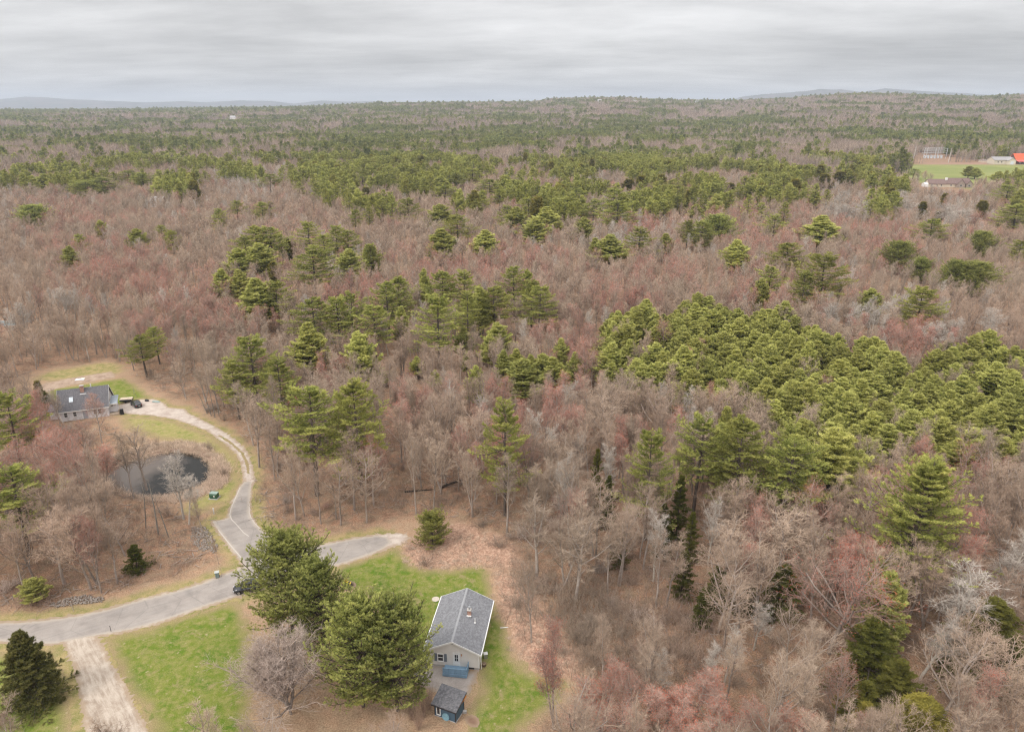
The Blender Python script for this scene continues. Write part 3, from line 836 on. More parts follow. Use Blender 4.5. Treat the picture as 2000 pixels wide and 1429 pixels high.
def grass_mat(name, a, b, c, straw_amt=0.5):
    t = NT(name)
    co = t.n('ShaderNodeTexCoord').outputs['Object']
    big = t.noise(0.16, 4, 0.6, co, 0.4); midn = t.noise(0.9, 5, 0.68, co); fine = t.noise(7.0, 4, 0.75, co)
    g = t.ramp(big, [(0.32, a), (0.52, b), (0.7, a)])
    g = t.mix(t.ramp(midn, [(0.42, 0.0), (0.70, straw_amt)]), g, c)
    g = t.mix(1.0, g, t.ramp(fine, [(0.28, 0.62), (0.72, 1.32)]), 'MULTIPLY')
    e = t.math('ADD', t.attr('edge'), t.math('MULTIPLY', t.math('SUBTRACT', midn, 0.5), 3.2))
    g = t.mix(t.ramp(t.math('MULTIPLY', e, 0.5), [(0.1, 0.95), (0.9, 0.0)]), g, t.ramp(fine, [(0.3, (0.20, 0.15, 0.07)), (0.7, (0.42, 0.32, 0.18))]))
    v = t.noise(1.1, 2, 0.5, co)
    g = t.mix(t.ramp(v, [(0.66, 0.0), (0.74, 0.7)]), g, (0.42, 0.34, 0.21))
    worn = t.noise(0.3, 5, 0.75, co, 0.8)
    g = t.mix(t.ramp(worn, [(0.56, 0.0), (0.68, 0.75)]), g, t.ramp(fine, [(0.3, (0.22, 0.17, 0.08)), (0.7, (0.40, 0.31, 0.18))]))
    g = t.mix(t.ramp(t.noise(0.5, 3, 0.6, co, 0.5), [(0.6, 0.0), (0.7, 0.45)]), g, (0.07, 0.15, 0.012))
    return t.bsdf(g, 0.95, t.bump(fine, 0.9, 0.08), spec=0.1)
M['grass'] = grass_mat('spring_grass', (0.08, 0.155, 0.012), (0.17, 0.205, 0.035), (0.32, 0.27, 0.11), 0.85)
M['grass_thin'] = grass_mat('thin_grass', (0.20, 0.23, 0.05), (0.31, 0.28, 0.10), (0.44, 0.34, 0.18), 0.75)
def asphalt():
    t = NT('worn_asphalt'); co = t.n('ShaderNodeTexCoord').outputs['Object']
    vr = t.n('ShaderNodeVectorRotate', rotation_type='Z_AXIS'); t.put(co, vr.inputs['Vector']); q0, q1 = at(200, 1215), at(450, 1140); vr.inputs['Angle'].default_value = -math.atan2(q1[1] - q0[1], q1[0] - q0[0])
    rotm = t.n('ShaderNodeMapping'); t.put(vr.outputs[0], rotm.inputs[0]); rotm.inputs['Scale'].default_value = (0.12, 1.5, 1)
    big = t.noise(0.35, 4, 0.6, co, 0.5); fine = t.noise(14, 3, 0.7, co); st = t.noise(1.0, 4, 0.65, rotm.outputs[0], 0.15)
    c = t.ramp(big, [(0.3, (0.26, 0.228, 0.205)), (0.7, (0.37, 0.325, 0.29))])
    c = t.mix(t.ramp(st, [(0.45, 0.0), (0.75, 0.35)]), c, (0.43, 0.40, 0.37))
    c = t.mix(1.0, c, t.ramp(fine, [(0.25, 0.85), (0.75, 1.13)]), 'MULTIPLY')
    w = t.n('ShaderNodeTexVoronoi', feature='DISTANCE_TO_EDGE'); t.put(co, w.inputs['Vector']); w.inputs['Scale'].default_value = 0.16
    c = t.mix(t.ramp(w.outputs['Distance'], [(0.0, 0.35), (0.012, 0.0)]), c, (0.15, 0.14, 0.13))
    e = t.math('ADD', t.attr('edge'), t.math('MULTIPLY', t.math('SUBTRACT', t.noise(1.5, 4, 0.7, co), 0.5), 0.7))
    c = t.mix(t.ramp(e, [(0.10, 0.75), (0.6, 0.0)]), c, (0.44, 0.375, 0.31))
    return t.bsdf(c, 0.88, t.bump(fine, 0.4, 0.01), spec=0.2)
M['asphalt'] = asphalt()
def gravel(name, a, b, c, tracks=False):
    t = NT(name); co = t.n('ShaderNodeTexCoord').outputs['Object']
    big = t.noise(0.5, 5, 0.65, co, 0.5); fine = t.noise(9, 4, 0.75, co)
    k = t.ramp(big, [(0.3, a), (0.5, b), (0.72, c)])
    if tracks:
        q0, q1 = at(150, 1255), at(228, 1420); ang = math.atan2(q1[1] - q0[1], q1[0] - q0[0])   # the worn wheel tracks run along the drive
        vr = t.n('ShaderNodeVectorRotate', rotation_type='Z_AXIS'); t.put(co, vr.inputs['Vector']); vr.inputs['Angle'].default_value = -ang
        mp = t.n('ShaderNodeMapping'); t.put(vr.outputs[0], mp.inputs[0]); mp.inputs['Scale'].default_value = (0.20, 1.5, 1)
        s = t.noise(1.4, 4, 0.6, mp.outputs[0], 0.3)
        k = t.mix(t.ramp(s, [(0.42, 0.0), (0.62, 0.75)]), k, c)
    k = t.mix(1.0, k, t.ramp(fine, [(0.25, 0.75), (0.75, 1.2)]), 'MULTIPLY')
    e = t.math('ADD', t.attr('edge'), t.math('MULTIPLY', t.math('SUBTRACT', big, 0.5), 1.5))
    k = t.mix(t.ramp(e, [(0.1, 0.75), (0.7, 0.0)]), k, (0.34, 0.25, 0.17))
    return t.bsdf(k, 0.95, t.bump(fine, 0.6, 0.03), spec=0.1)
M['gravel'] = gravel('pale_gravel', (0.28, 0.215, 0.165), (0.39, 0.315, 0.25), (0.54, 0.46, 0.38), True)
M['gravel2'] = gravel('drive_gravel', (0.38, 0.30, 0.255), (0.50, 0.42, 0.36), (0.58, 0.51, 0.44))
M['sand'] = gravel('road_edge_sand', (0.29, 0.225, 0.165), (0.42, 0.345, 0.27), (0.55, 0.47, 0.38))
M['padm'] = gravel('paved_yard', (0.27, 0.235, 0.21), (0.36, 0.315, 0.285), (0.42, 0.37, 0.33))
M['soil'] = gravel('tilled_soil', (0.24, 0.165, 0.12), (0.38, 0.28, 0.21), (0.48, 0.375, 0.29))
M['mulch'] = gravel('dark_mulch', (0.012, 0.009, 0.008), (0.028, 0.021, 0.018), (0.06, 0.045, 0.035))
M['dirt'] = gravel('brown_dirt', (0.13, 0.075, 0.05), (0.19, 0.115, 0.08), (0.24, 0.15, 0.105))
def sstruct(name, poly, z, mat, **k):
    return tag(link(name, sheet(name, poly, z, mat, **k)), kind='structure')
sstruct('lawn', LAWN_A, 0.010, M['grass'], rag=0.9, rn=2.0)
sstruct('lawn', LAWN_B, 0.010, M['grass'], rag=0.7, rn=2.0)
sstruct('lawn', LAWN_C, 0.010, M['grass'], rag=1.0, rn=2.4)
sstruct('lawn', LAWN_D, 0.010, M['grass'], cell=0.8, rag=0.8, rn=2.5)
sstruct('lawn', LAWN_E, 0.010, M['grass_thin'], cell=0.8, rag=1.0, rn=2.5)
sstruct('garden_plot', PLOT, 0.018, M['soil'], cell=0.7, rag=0.5)
sstruct('road_shoulder', ROAD, 0.014, M['sand'], rag=0.35, pad=0.55)
sstruct('gravel_apron', smooth_poly(gpoly([(728,1044),(765,1040),(792,1042),(802,1049),(790,1060),(765,1067),(735,1078)]), 1), 0.0155, M['gravel2'], rag=0.6)
sstruct('road_shoulder', SPUR, 0.0165, M['sand'], rag=0.3, pad=0.35)
sstruct('gravel_driveway', DRIVE1, 0.019, M['gravel'], rag=0.35)
sstruct('gravel_driveway', DRIVE2, 0.0215, M['gravel2'], rag=0.3)
sstruct('grass_strip', STRIP2, 0.026, M['grass_thin'], cell=0.3, rag=0.2)
sstruct('road', ROAD, 0.024, M['asphalt'], rag=0.10)
sstruct('side_road', SPUR, 0.029, M['asphalt'], cell=0.4, rag=0.10)
sstruct('paved_yard', PAD, 0.019, M['padm'], cell=0.35, rag=0.35)
sstruct('mulch_bed', smooth_poly(MULCH, 1), 0.05, M['mulch'], cell=0.2, rag=0.12)
sstruct('dirt_patch', smooth_poly(DIRT, 1), 0.03, M['dirt'], cell=0.2, rag=0.2)
# pond water: muddy, still
t = NT('pond_water')
co = t.n('ShaderNodeTexCoord').outputs['Object']
# silt tints the western half; pine reflection painted dark into the eastern half
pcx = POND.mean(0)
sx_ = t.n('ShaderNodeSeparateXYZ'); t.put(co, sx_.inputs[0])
silt_refl = t.math('ADD', t.math('MULTIPLY', t.math('SUBTRACT', sx_.outputs['X'], float(pcx[0])), -0.11), t.math('ADD', 0.35, t.math('MULTIPLY', t.math('SUBTRACT', t.noise(0.12, 3, 0.6, co), 0.5), 1.6)))
wc = t.ramp(silt_refl, [(0.15, (0.012, 0.011, 0.008)), (0.75, (0.13, 0.105, 0.088))])
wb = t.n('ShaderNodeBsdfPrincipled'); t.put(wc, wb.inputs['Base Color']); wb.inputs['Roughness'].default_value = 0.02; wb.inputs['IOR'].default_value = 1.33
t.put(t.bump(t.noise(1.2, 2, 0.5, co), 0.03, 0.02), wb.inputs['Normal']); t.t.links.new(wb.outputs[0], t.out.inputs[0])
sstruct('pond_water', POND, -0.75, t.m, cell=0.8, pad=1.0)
# pale cracks and old sealed seams on the side road
mb = MB()
def strip_line(mb, pts, w, z):
    q = [Vector(at(a, b)[:2]) for a, b in pts]
    for i in range(len(q) - 1):
        d = (q[i + 1] - q[i]).normalized(); n = Vector((-d.y, d.x)) * w / 2
        mb.poly([(*(q[i] - n), z), (*(q[i + 1] - n), z), (*(q[i + 1] + n), z), (*(q[i] + n), z)], [(0, 1, 2, 3)])
strip_line(mb, [(469,951),(463,965),(457,979),(451,993),(449,1004),(452,1014),(460,1022),(468,1031),(476,1040),(486,1047)], 0.16, 0.035)
strip_line(mb, [(487,985),(487,1000),(490,1010),(497,1021),(508,1032)], 0.13, 0.035)
strip_line(mb, [(426,1034),(437,1048),(450,1064),(462,1078),(474,1092)], 0.18, 0.035)
tag(mb.build('sealed_crack', plain('pale_sealant', (0.50, 0.45, 0.40), 0.9)), kind='structure')

# stones: loose rock placed to drain the verge
def stone_field(poly, n, seed, name, label):
    rng = np.random.default_rng(seed); lo, hi = poly.min(0), poly.max(0)
    mb = []; V = []; F = []
    base = np.array([(1,0,0),(-1,0,0),(0,1,0),(0,-1,0),(0,0,1),(0,0,-1)], float)
    tri = np.array([(0,2,4),(2,1,4),(1,3,4),(3,0,4),(2,0,5),(1,2,5),(3,1,5),(0,3,5)])
    k = 0
    while k < n:
        p = lo + rng.random(2) * (hi - lo)
        if not inside(poly, p[:1], p[1:])[0]: continue
        s = 0.07 + 0.17 * rng.random() ** 2
        V.append(base * rng.uniform(0.6, 1.3, (6, 1)) * np.array([s, s, s * 0.7]) @ np.array(Matrix.Rotation(rng.random() * 6.28, 3, 'Z')) + np.array([p[0], p[1], s * 0.3 + 0.05]))
        F.append(tri + 6 * k); k += 1
    me = mesh_np(name, np.concatenate(V), [np.concatenate(F)], (plain('grey_rock', (0.29, 0.245, 0.21), 0.9, var=0.35, scale=4.0),))
    tag(link(name, me), label, 'stones', kind='stuff')
stone_field(STONES_A, 800, 1, 'loose_stones', 'grey loose stones beside the side road below the pond')
stone_field(STONES_B, 480, 2, 'loose_stones', 'strip of grey loose stones along the verge of the main road')

# far blue hills beyond the ridge: real high ground 12-15 km out
def hills(name, R0, wid, pxs, ys, seed, mat):
    px = np.arange(-160, 2160, 10.0)
    yt = np.interp(px, pxs, ys)
    hz = CAMH + (205 - yt) / 1400 * 1.064 * R0 + 0.0
    hz = hz + (fnoise(px / 22.0, px * 0 + seed, seed, 3) - 0.5) * 0.05 * hz
    cross = np.linspace(-1, 1, 15)
    u = (px - 1000) / 1400
    V = []
    for c in cross:
        y = R0 + c * wid
        prof = (math.cos(c * math.pi / 2)) ** 1.2 if abs(c) < 1 else 0
        V.append(np.stack([u * y, np.full(len(u), y), -30 + (hz + 30) * prof * (1 + 0.10 * (fnoise(px / 60.0, px * 0 + c * 3, seed + 3, 3) - 0.5) * (c < 0))], 1))
    n = len(px); V = np.concatenate(V)
    ii = np.arange(len(cross) * n).reshape(len(cross), n)
    F = np.stack([ii[:-1, :-1], ii[:-1, 1:], ii[1:, 1:], ii[1:, :-1]], -1).reshape(-1, 4)
    tag(link(name, mesh_np(name, V, [F], (mat,), smooth=True)), kind='structure')
t = NT('wooded_hill'); nn = t.noise(0.004, 5, 0.7)
hm = t.bsdf(t.ramp(nn, [(0.35, (0.05, 0.06, 0.035)), (0.65, (0.17, 0.13, 0.11))]), 0.95, spec=0.05)
hills('hills', 13500, 2600, [-500,-60,0,60,110,150,190,250,330,400,440,500,560,600,650,700,745,790,850,2500], [205,201,200,196,192,193,196,198,201,199,201,198,199,203,198,200,199,204,212,212], 3, hm)
hills('hills', 11500, 2000, [-500,1340,1420,1470,1510,1560,1600,1640,1680,1720,1760,1830,1880,1930,1975,2050,2500], [215,212,192,187,185,180,180,185,178,181,184,186,190,186,183,186,190], 5, hm)
# ---------------------------------------------------------------- trees one by one
PROTO = {}
rndT = np.random.default_rng(77)
def tree(key, px, top, w_px, h, name, label, cat, group=None, rot=None, xy=None, wreal=None):
    """a tree whose tip shows at (px, top) when it is h metres tall and whose crown is w_px wide there"""
    f = FORM[key]
    if xy is None:
        x, y, _ = at(px, top, h * 0.98)
        x, y, _ = at(px, top, h * 0.98 + float(ground_z(x, y)))
    else: x, y = xy
    gz = float(ground_z(x, y))
    w = wreal if wreal else w_px * depth_of(y, gz + h * 0.7) / FPX
    sxy = w / f['W']; sz = h / f['H']
    r = empty(name, (x, y, gz - 0.05), rndT.random() * 6.28 if rot is None else rot, label, cat, group)
    r.scale = (sxy, sxy, sz)
    a = bpy.data.objects.new('trunk', f['trunk']); a.parent = r; C.objects.link(a)
    b = bpy.data.objects.new('crown', f['crown']); b.parent = r; C.objects.link(b)
    PLACED.append((x, y, w, h, cat))
    return r
PLACED = []
def pick(*k): return k[rndT.integers(0, len(k))]
ORD = ['leftmost', 'second from left', 'third from left', 'fourth from left', 'fifth from left', 'sixth from left', 'seventh from left', 'eighth from left', 'ninth from left', 'tenth from left', 'eleventh from left', 'twelfth from left', 'thirteenth from left', 'fourteenth from left', 'fifteenth from left']
def cluster(where, items, group=None):
    """items: (px, top, width, height, kind); labels count along the clump from its left end"""
    items = sorted(items, key=lambda q: q[0])
    kinds = {'o': 'pine', 'f': 'pine', 'c': 'cedar', 'b': 'pine', 'h': 'hemlock'}
    cnt = {}
    for it in items: cnt[kinds[it[4]]] = cnt.get(kinds[it[4]], 0) + 1
    seen = {}
    for px, top, w, h, k in items:
        kd = kinds[k]; i = seen.get(kd, 0); seen[kd] = i + 1; n = cnt[kd]
        key = {'o': pick('open0', 'open1', 'open2', 'open3'), 'f': pick('full0', 'full1', 'full2', 'full3'), 'c': 'cedar0', 'b': pick('broad0', 'broad1'), 'h': pick('hemlock0', 'hemlock1')}[k]
        col = {'pine': 'green', 'cedar': 'dark olive', 'hemlock': 'dark green'}[kd]
        if n == 1: lab = 'the only %s %s %s' % (col, kd, where)
        elif i == n - 1: lab = 'rightmost of %d %ss %s' % (n, kd, where)
        else: lab = '%s of %d %ss %s' % (ORD[i], n, kd, where)
        tree(key, px, top, w * (0.9 if k == 'c' else 1.28), h, {'pine': 'pine_tree', 'cedar': 'cedar_tree', 'hemlock': 'hemlock_tree'}[kd], lab, kd + ' tree', group or ('%ss %s' % (kd, where)))

# --- the big trees near the houses
tree('broad0', 548, 1042, 150, 18.5, 'pine_tree', 'big dense pine whose left boughs hide the black car on the road', 'pine tree', 'pines beside the grey house', rot=0.3)
tree('broad1', 618, 1092, 120, 16.5, 'pine_tree', 'dense pine between the car-hiding pine and the pines at the house', 'pine tree', 'pines beside the grey house', rot=2.0)
tree('broad1', 690, 1163, 150, 18.0, 'pine_tree', 'dense pine left of the one touching the grey house, above the bare globe tree', 'pine tree', 'pines beside the grey house', rot=4.0)
tree('broad0', 762, 1176, 150, 17.5, 'pine_tree', 'dense pine whose boughs reach the left corner of the grey house', 'pine tree', 'pines beside the grey house', rot=1.2)
tree('spruce0', 38, 1234, 104, 11.5, 'spruce_tree', 'dark brownish green spruce at the road corner beside the gravel drive', 'spruce tree')
tree('globe0', 548, 1246, 185, 12.5, 'bare_tree', 'bare globe-shaped tree on the lawn under the dense pines', 'bare tree')
tree('bush0', 842, 998, 60, 7.0, 'pine_tree', 'small round bushy pine standing alone at the end of the dead-end road', 'pine tree')
tree('open0', 985, 788, 108, 24.0, 'pine_tree', 'tall open pine with a long bare trunk in the bare woods behind the dead end', 'pine tree')
tree('tall0', 1815, 893, 185, 25.0, 'pine_tree', 'largest full pine at the right, above pale bare crowns', 'pine tree')
tree('full0', 1745, 1118, 85, 14.0, 'pine_tree', 'shorter yellow green pine under the left side of the largest right-hand pine', 'pine tree')
tree('full2', 1722, 1090, 50, 12.0, 'pine_tree', 'slim grey green pine between the red-tipped tree and the largest right-hand pine', 'pine tree')
tree('cedar0', 1800, 1362, 105, 9.0, 'cedar_tree', 'yellow olive cedar at the bottom edge among bare trees', 'cedar tree')
tree('cedar0', 1690, 1375, 42, 6.5, 'cedar_tree', 'small olive cedar just left of the yellow olive one at the bottom edge', 'cedar tree')
tree('full1', 60, 1130, 48, 4.5, 'pine_tree', 'small round green pine behind the roadside stones at the left', 'pine tree')
tree('hemlock0', 258, 1063, 44, 5.5, 'hemlock_tree', 'small dark hemlock in the brown woods above the main road', 'hemlock tree')
tree('cedar0', 70, 745, 18, 7.0, 'cedar_tree', 'narrow cedar at the left end of the dark-roofed house', 'cedar tree')
tree('hemlock1', 86, 768, 30, 6.0, 'hemlock_tree', 'dark bushy evergreen against the left corner of the dark-roofed house', 'hemlock tree')
cluster('standing along the right side of the winding gravel drive', [(487,660,95,21,'o'),(540,702,75,18,'o'),(452,705,50,16,'o'),(598,758,120,24,'o'),(690,747,90,25,'o')])
cluster('at the left edge below the dark-roofed house', [(4,768,72,20,'o'),(12,914,105,18,'o')])
cluster('in front of the dense young pines at the right', [(1275,845,85,22,'o'),(1372,815,88,21,'o'),(1452,818,105,22,'o'),(1422,800,45,18,'f'),(1550,860,110,20,'o'),(1548,832,70,18,'o'),(1640,842,95,18,'f')])
cluster('leaning among bare trees in the middle of the woods', [(1165,878,26,13,'h'),(1188,930,26,11,'h'),(1330,930,34,14,'h'),(1302,985,30,11,'h'),(1352,1000,28,10,'h'),(1338,1075,34,9,'h'),(1405,1105,40,8,'h'),(1215,1020,28,9,'h'),(1375,1160,30,6,'h')])
cluster('understorey behind the red-tipped bare tree', [(1460,1110,45,8,'h'),(1530,1105,60,9,'h'),(1720,1215,90,11,'h'),(1755,1290,75,10,'h'),(1690,1330,60,8,'h'),(1955,1170,110,12,'h'),(1900,1215,70,9,'h'),(1980,1250,60,9,'h')])
# --- the scattered pines of the middle distance
cluster('in the clump left of centre beyond the red crowns', [(497,442,52,20,'o'),(524,443,52,20,'o'),(478,462,46,18,'o'),(505,476,50,17,'f'),(463,487,42,16,'f'),(548,458,22,17,'o')])
cluster('just right of the dense left-centre clump', [(599,434,46,20,'o'),(632,458,44,18,'o'),(655,441,46,20,'o'),(676,450,46,18,'o'),(680,487,44,16,'f'),(723,477,38,16,'o'),(560,466,20,12,'c'),(532,512,22,11,'c')])
cluster('around the tall round-topped pine left of centre', [(608,484,74,23,'o'),(430,527,34,15,'f'),(463,528,38,15,'f'),(500,545,58,19,'f'),(535,550,58,18,'o')])
cluster('in the dark clump above the tall drive-side pines', [(612,582,72,20,'o'),(657,580,62,20,'o'),(682,572,50,20,'o'),(597,632,55,18,'f'),(727,598,66,18,'o'),(700,650,50,16,'f'),(782,600,28,15,'f')])
cluster('in the big central clump', [(755,552,62,20,'o'),(778,542,52,20,'o'),(828,527,24,19,'f'),(862,530,56,20,'o'),(905,530,55,20,'o'),(852,578,78,23,'o'),(912,572,50,19,'o'),(935,562,46,18,'f'),(967,560,64,19,'o'),(1005,522,52,20,'o'),(1030,528,30,19,'o'),(1038,548,50,19,'o'),(1054,560,60,19,'o')])
cluster('small and scattered below the big central clump', [(972,632,44,13,'f'),(957,655,30,11,'f'),(907,640,30,12,'f'),(911,688,16,8,'f'),(815,697,24,7,'f'),(849,724,20,6,'f'),(725,708,46,7,'f'),(983,685,26,11,'f'),(930,715,28,11,'f'),(1010,682,28,11,'f')])
cluster('in the loose row left of the dense young pines', [(1022,702,54,13,'f'),(1038,694,30,12,'f'),(1060,692,40,12,'f'),(1082,700,42,12,'f'),(1095,663,30,12,'f'),(1124,690,28,11,'f')])
cluster('on the left of the upper-centre clump', [(805,328,44,18,'o'),(852,325,36,18,'o'),(860,345,32,17,'f'),(868,362,40,16,'o'),(828,362,32,15,'o'),(890,337,30,18,'o'),(922,330,52,19,'o'),(956,350,50,19,'o'),(975,370,34,16,'o'),(1010,352,32,17,'o'),(1035,352,32,17,'o')])
cluster('dotted across the pale woods above the big central clump', [(797,388,46,19,'o'),(860,400,42,18,'f'),(892,420,52,19,'o'),(864,448,48,18,'f'),(947,450,42,17,'f'),(720,405,22,15,'o'),(720,478,30,15,'f')])
cluster('in the upper-centre clump right of the gap', [(990,402,38,18,'o'),(1006,405,36,18,'f'),(1035,386,50,20,'o'),(1060,380,38,19,'o'),(1065,405,46,19,'f'),(1045,425,42,17,'f'),(1085,385,32,18,'o'),(1110,385,56,20,'o'),(1128,368,36,18,'o'),(1160,390,40,19,'o'),(1140,425,32,16,'f'),(1092,357,24,14,'c'),(1115,362,22,13,'c')])
cluster('around the very tall pine right of centre', [(1200,368,50,23,'o'),(1206,392,62,22,'o'),(1250,445,56,19,'o'),(1193,460,50,17,'f'),(1165,466,26,14,'f'),(1303,457,28,14,'f'),(1225,350,32,15,'c'),(1257,344,32,17,'c')])
cluster('in the upper right of centre', [(1290,354,40,18,'o'),(1318,350,26,14,'f'),(1327,362,42,17,'o'),(1325,382,34,15,'o'),(1345,335,28,18,'o'),(1360,400,26,13,'f'),(1393,360,44,18,'o'),(1460,362,42,18,'o'),(1495,335,36,18,'o'),(1427,358,26,13,'c'),(1285,405,22,9,'c'),(1530,390,16,9,'c')])
cluster('in the flat-topped group right of centre', [(1345,432,36,16,'o'),(1372,432,42,17,'o'),(1405,420,62,18,'b'),(1348,430,18,17,'o')])
cluster('scattered over the reddish woods at the right', [(1440,470,42,16,'f'),(1515,420,44,17,'o'),(1540,475,56,17,'o'),(1506,520,42,16,'o'),(1490,545,30,13,'f'),(1604,422,56,20,'f')])
cluster('standing above the dense young pines', [(1615,497,88,23,'o'),(1575,530,40,17,'o'),(1705,565,40,13,'f'),(1806,562,66,19,'o')])
cluster('spread across the woods at the upper right', [(1757,471,60,16,'b'),(1805,503,36,12,'b'),(1825,428,50,18,'o'),(1920,452,46,15,'b'),(1870,507,52,16,'b'),(1912,512,64,16,'b'),(1970,362,52,19,'o'),(1990,400,60,20,'o'),(1995,470,36,16,'o')])
cluster('in the dark row below the green field', [(1612,340,30,16,'c'),(1640,335,40,17,'c'),(1660,332,36,17,'c'),(1700,336,24,15,'c'),(1742,328,30,17,'c'),(1725,366,28,16,'c'),(1742,368,26,15,'c'),(1845,378,20,11,'c'),(1918,392,28,13,'c'),(1590,375,26,15,'c'),(1805,395,22,12,'c'),(1832,412,16,10,'c')])
cluster('by the long brown house and field', [(1786,330,24,11,'o'),(1895,325,18,13,'f'),(1908,328,18,12,'f'),(1951,335,22,12,'f'),(1970,341,18,10,'f'),(1994,343,20,11,'f')])
cluster('in the far left woods', [(112,308,34,20,'o'),(83,340,32,16,'f'),(168,352,52,17,'b'),(196,347,46,18,'o'),(252,332,46,19,'o'),(275,338,40,18,'o'),(57,400,54,16,'b'),(360,312,22,16,'o')])
cluster('small and lone in the left-hand woods', [(195,431,20,13,'f'),(152,458,26,14,'o'),(132,482,28,13,'f'),(265,448,30,14,'f'),(312,440,26,14,'o'),(333,450,26,13,'o'),(425,408,30,16,'o'),(280,385,14,9,'c')])
cluster('in the upper woods left of centre', [(525,340,40,17,'o'),(510,395,34,15,'o'),(460,392,28,14,'o'),(648,313,56,19,'o'),(640,345,50,17,'o'),(597,312,28,17,'o'),(690,365,40,17,'o'),(692,410,30,15,'o'),(708,340,24,15,'o'),(527,395,20,11,'c'),(712,366,24,13,'c')])
cluster('peeking out of the trees left of the red crowns', [(300,640,40,12,'o'),(272,655,50,13,'o')])

# --- bare trees that stand out
def bt(key, px, top, w, h, label, name='bare_tree', cat='bare tree', **k): return tree(key, px, top, w, h, name, label, cat, **k)
bt('red1', 1655, 1085, 200, 17, 'large spreading bare tree with red-tipped twigs right of the brush', rot=1.0)
bt('pale0', 1880, 1110, 150, 15, 'wide pale grey bare tree with a leaning white trunk at the right')
bt('pale1', 1825, 1195, 110, 12, 'low pale bare tree in front of the wide pale grey one')
bt('pale0', 1985, 1035, 120, 16, 'pale bare tree cut by the right edge beside the largest pine')
bt('bare1', 1880, 1245, 190, 14, 'brown bare tree with spreading limbs at the bottom right')
bt('bare5', 1985, 1225, 160, 15, 'brown bare tree in the bottom right corner')
bt('pale1', 1487, 1162, 70, 10, 'small chalky white bare tree below the brown ones')
bt('bare0', 1430, 1010, 130, 15, 'wide brown bare tree left of the two pale-topped ones')
bt('bare4', 1540, 1010, 100, 15, 'pale-topped bare tree above the red-tipped tree, left of a pair')
bt('bare3', 1600, 1000, 110, 15, 'pale-topped bare tree above the red-tipped tree, right of a pair')
bt('pale1', 1288, 985, 75, 15, 'pale forked bare tree standing before the dark hemlocks')
bt('pale0', 1285, 1262, 60, 9, 'chalky bare sapling above the pink crowns, left of three')
bt('pale1', 1382, 1250, 50, 9, 'chalky bare sapling above the pink crowns, middle of three')
bt('pale0', 1428, 1225, 50, 10, 'chalky bare sapling above the pink crowns, right of three')
for q in ((1180,1318,110),(1240,1310,100),(1300,1322,100),(1365,1318,110),(1420,1335,100),(1230,1375,120),(1330,1385,120),(1140,1370,90),(1440,1400,110),(1500,1378,90),(1570,1385,80)):
    bt(pick('red0','red1','red2'), q[0], q[1], q[2], 9.5, 'pink budding bare tree massed at the bottom right of centre', group='pink budding trees at the bottom')
bt('red0', 1690, 1392, 70, 7, 'bright red budding tree at the bottom edge beside the olive cedar')
bt('pale0', 335, 880, 62, 15, 'white bare tree reaching over the dark pond water')
bt('pale1', 352, 925, 60, 11, 'lower white bare tree at the near bank of the pond')
bt('pale1', 108, 762, 34, 9, 'white bare birch in front of the dark roof')
bt('bare0', 262, 830, 80, 15, 'bare brown tree between the lawn and the pond, its fork over the left water')
bt('bare2', 235, 845, 50, 15, 'thin bare tree left of the fork over the pond')
bt('red0', 65, 800, 90, 15, 'reddish bare tree left of the dark-roofed house')
bt('red1', 100, 835, 90, 14, 'reddish bare tree in front of the dark-roofed house')
bt('red2', 185, 870, 70, 12, 'thin reddish bare tree left of the pond')
bt('bare5', 228, 1010, 90, 8, 'bare tree with a low crown above the small dark hemlock')
bt('bare0', 90, 1000, 100, 14, 'bare tree above the strip of roadside stones')
bt('bare2', 205, 1030, 60, 11, 'bare tree with two dark trunks above the main road')
bt('bare2', 385, 965, 30, 9, 'slender bare tree beside the loose stones below the pond')
bt('bare2', 418, 1045, 12, 6, 'thin bare sapling between the stones and the side road')
for q in ((1050,980,110),(1130,1020,110),(1105,880,130),(1180,780,110),(1290,765,90),(1040,1090,60)):
    bt(pick('bare0','bare1','bare3'), q[0], q[1], q[2], 15, 'broad pale brown bare tree in the woods behind the cleared ground', group='bare trees behind the cleared ground')
# pale poplars above the young pines
for q in ((1632,590,50),(1672,594,50),(1708,598,50),(1755,590,60),(1825,625,55),(1865,620,55),(1950,605,60),(1775,578,46)):
    bt(pick('pale0','pale1'), q[0], q[1], q[2], 14, 'pale grey bare tree along the upper edge of the dense young pines', group='pale bare trees above the young pines')
for q in ((1660,400,60),(1690,390,50),(1755,372,50),(1780,390,50),(1850,400,70),(1880,405,60),(1640,372,40)):
    bt('pale0', q[0], q[1], q[2], 16, 'pale bare tree in front of the dark evergreens below the field', group='pale bare trees below the field')

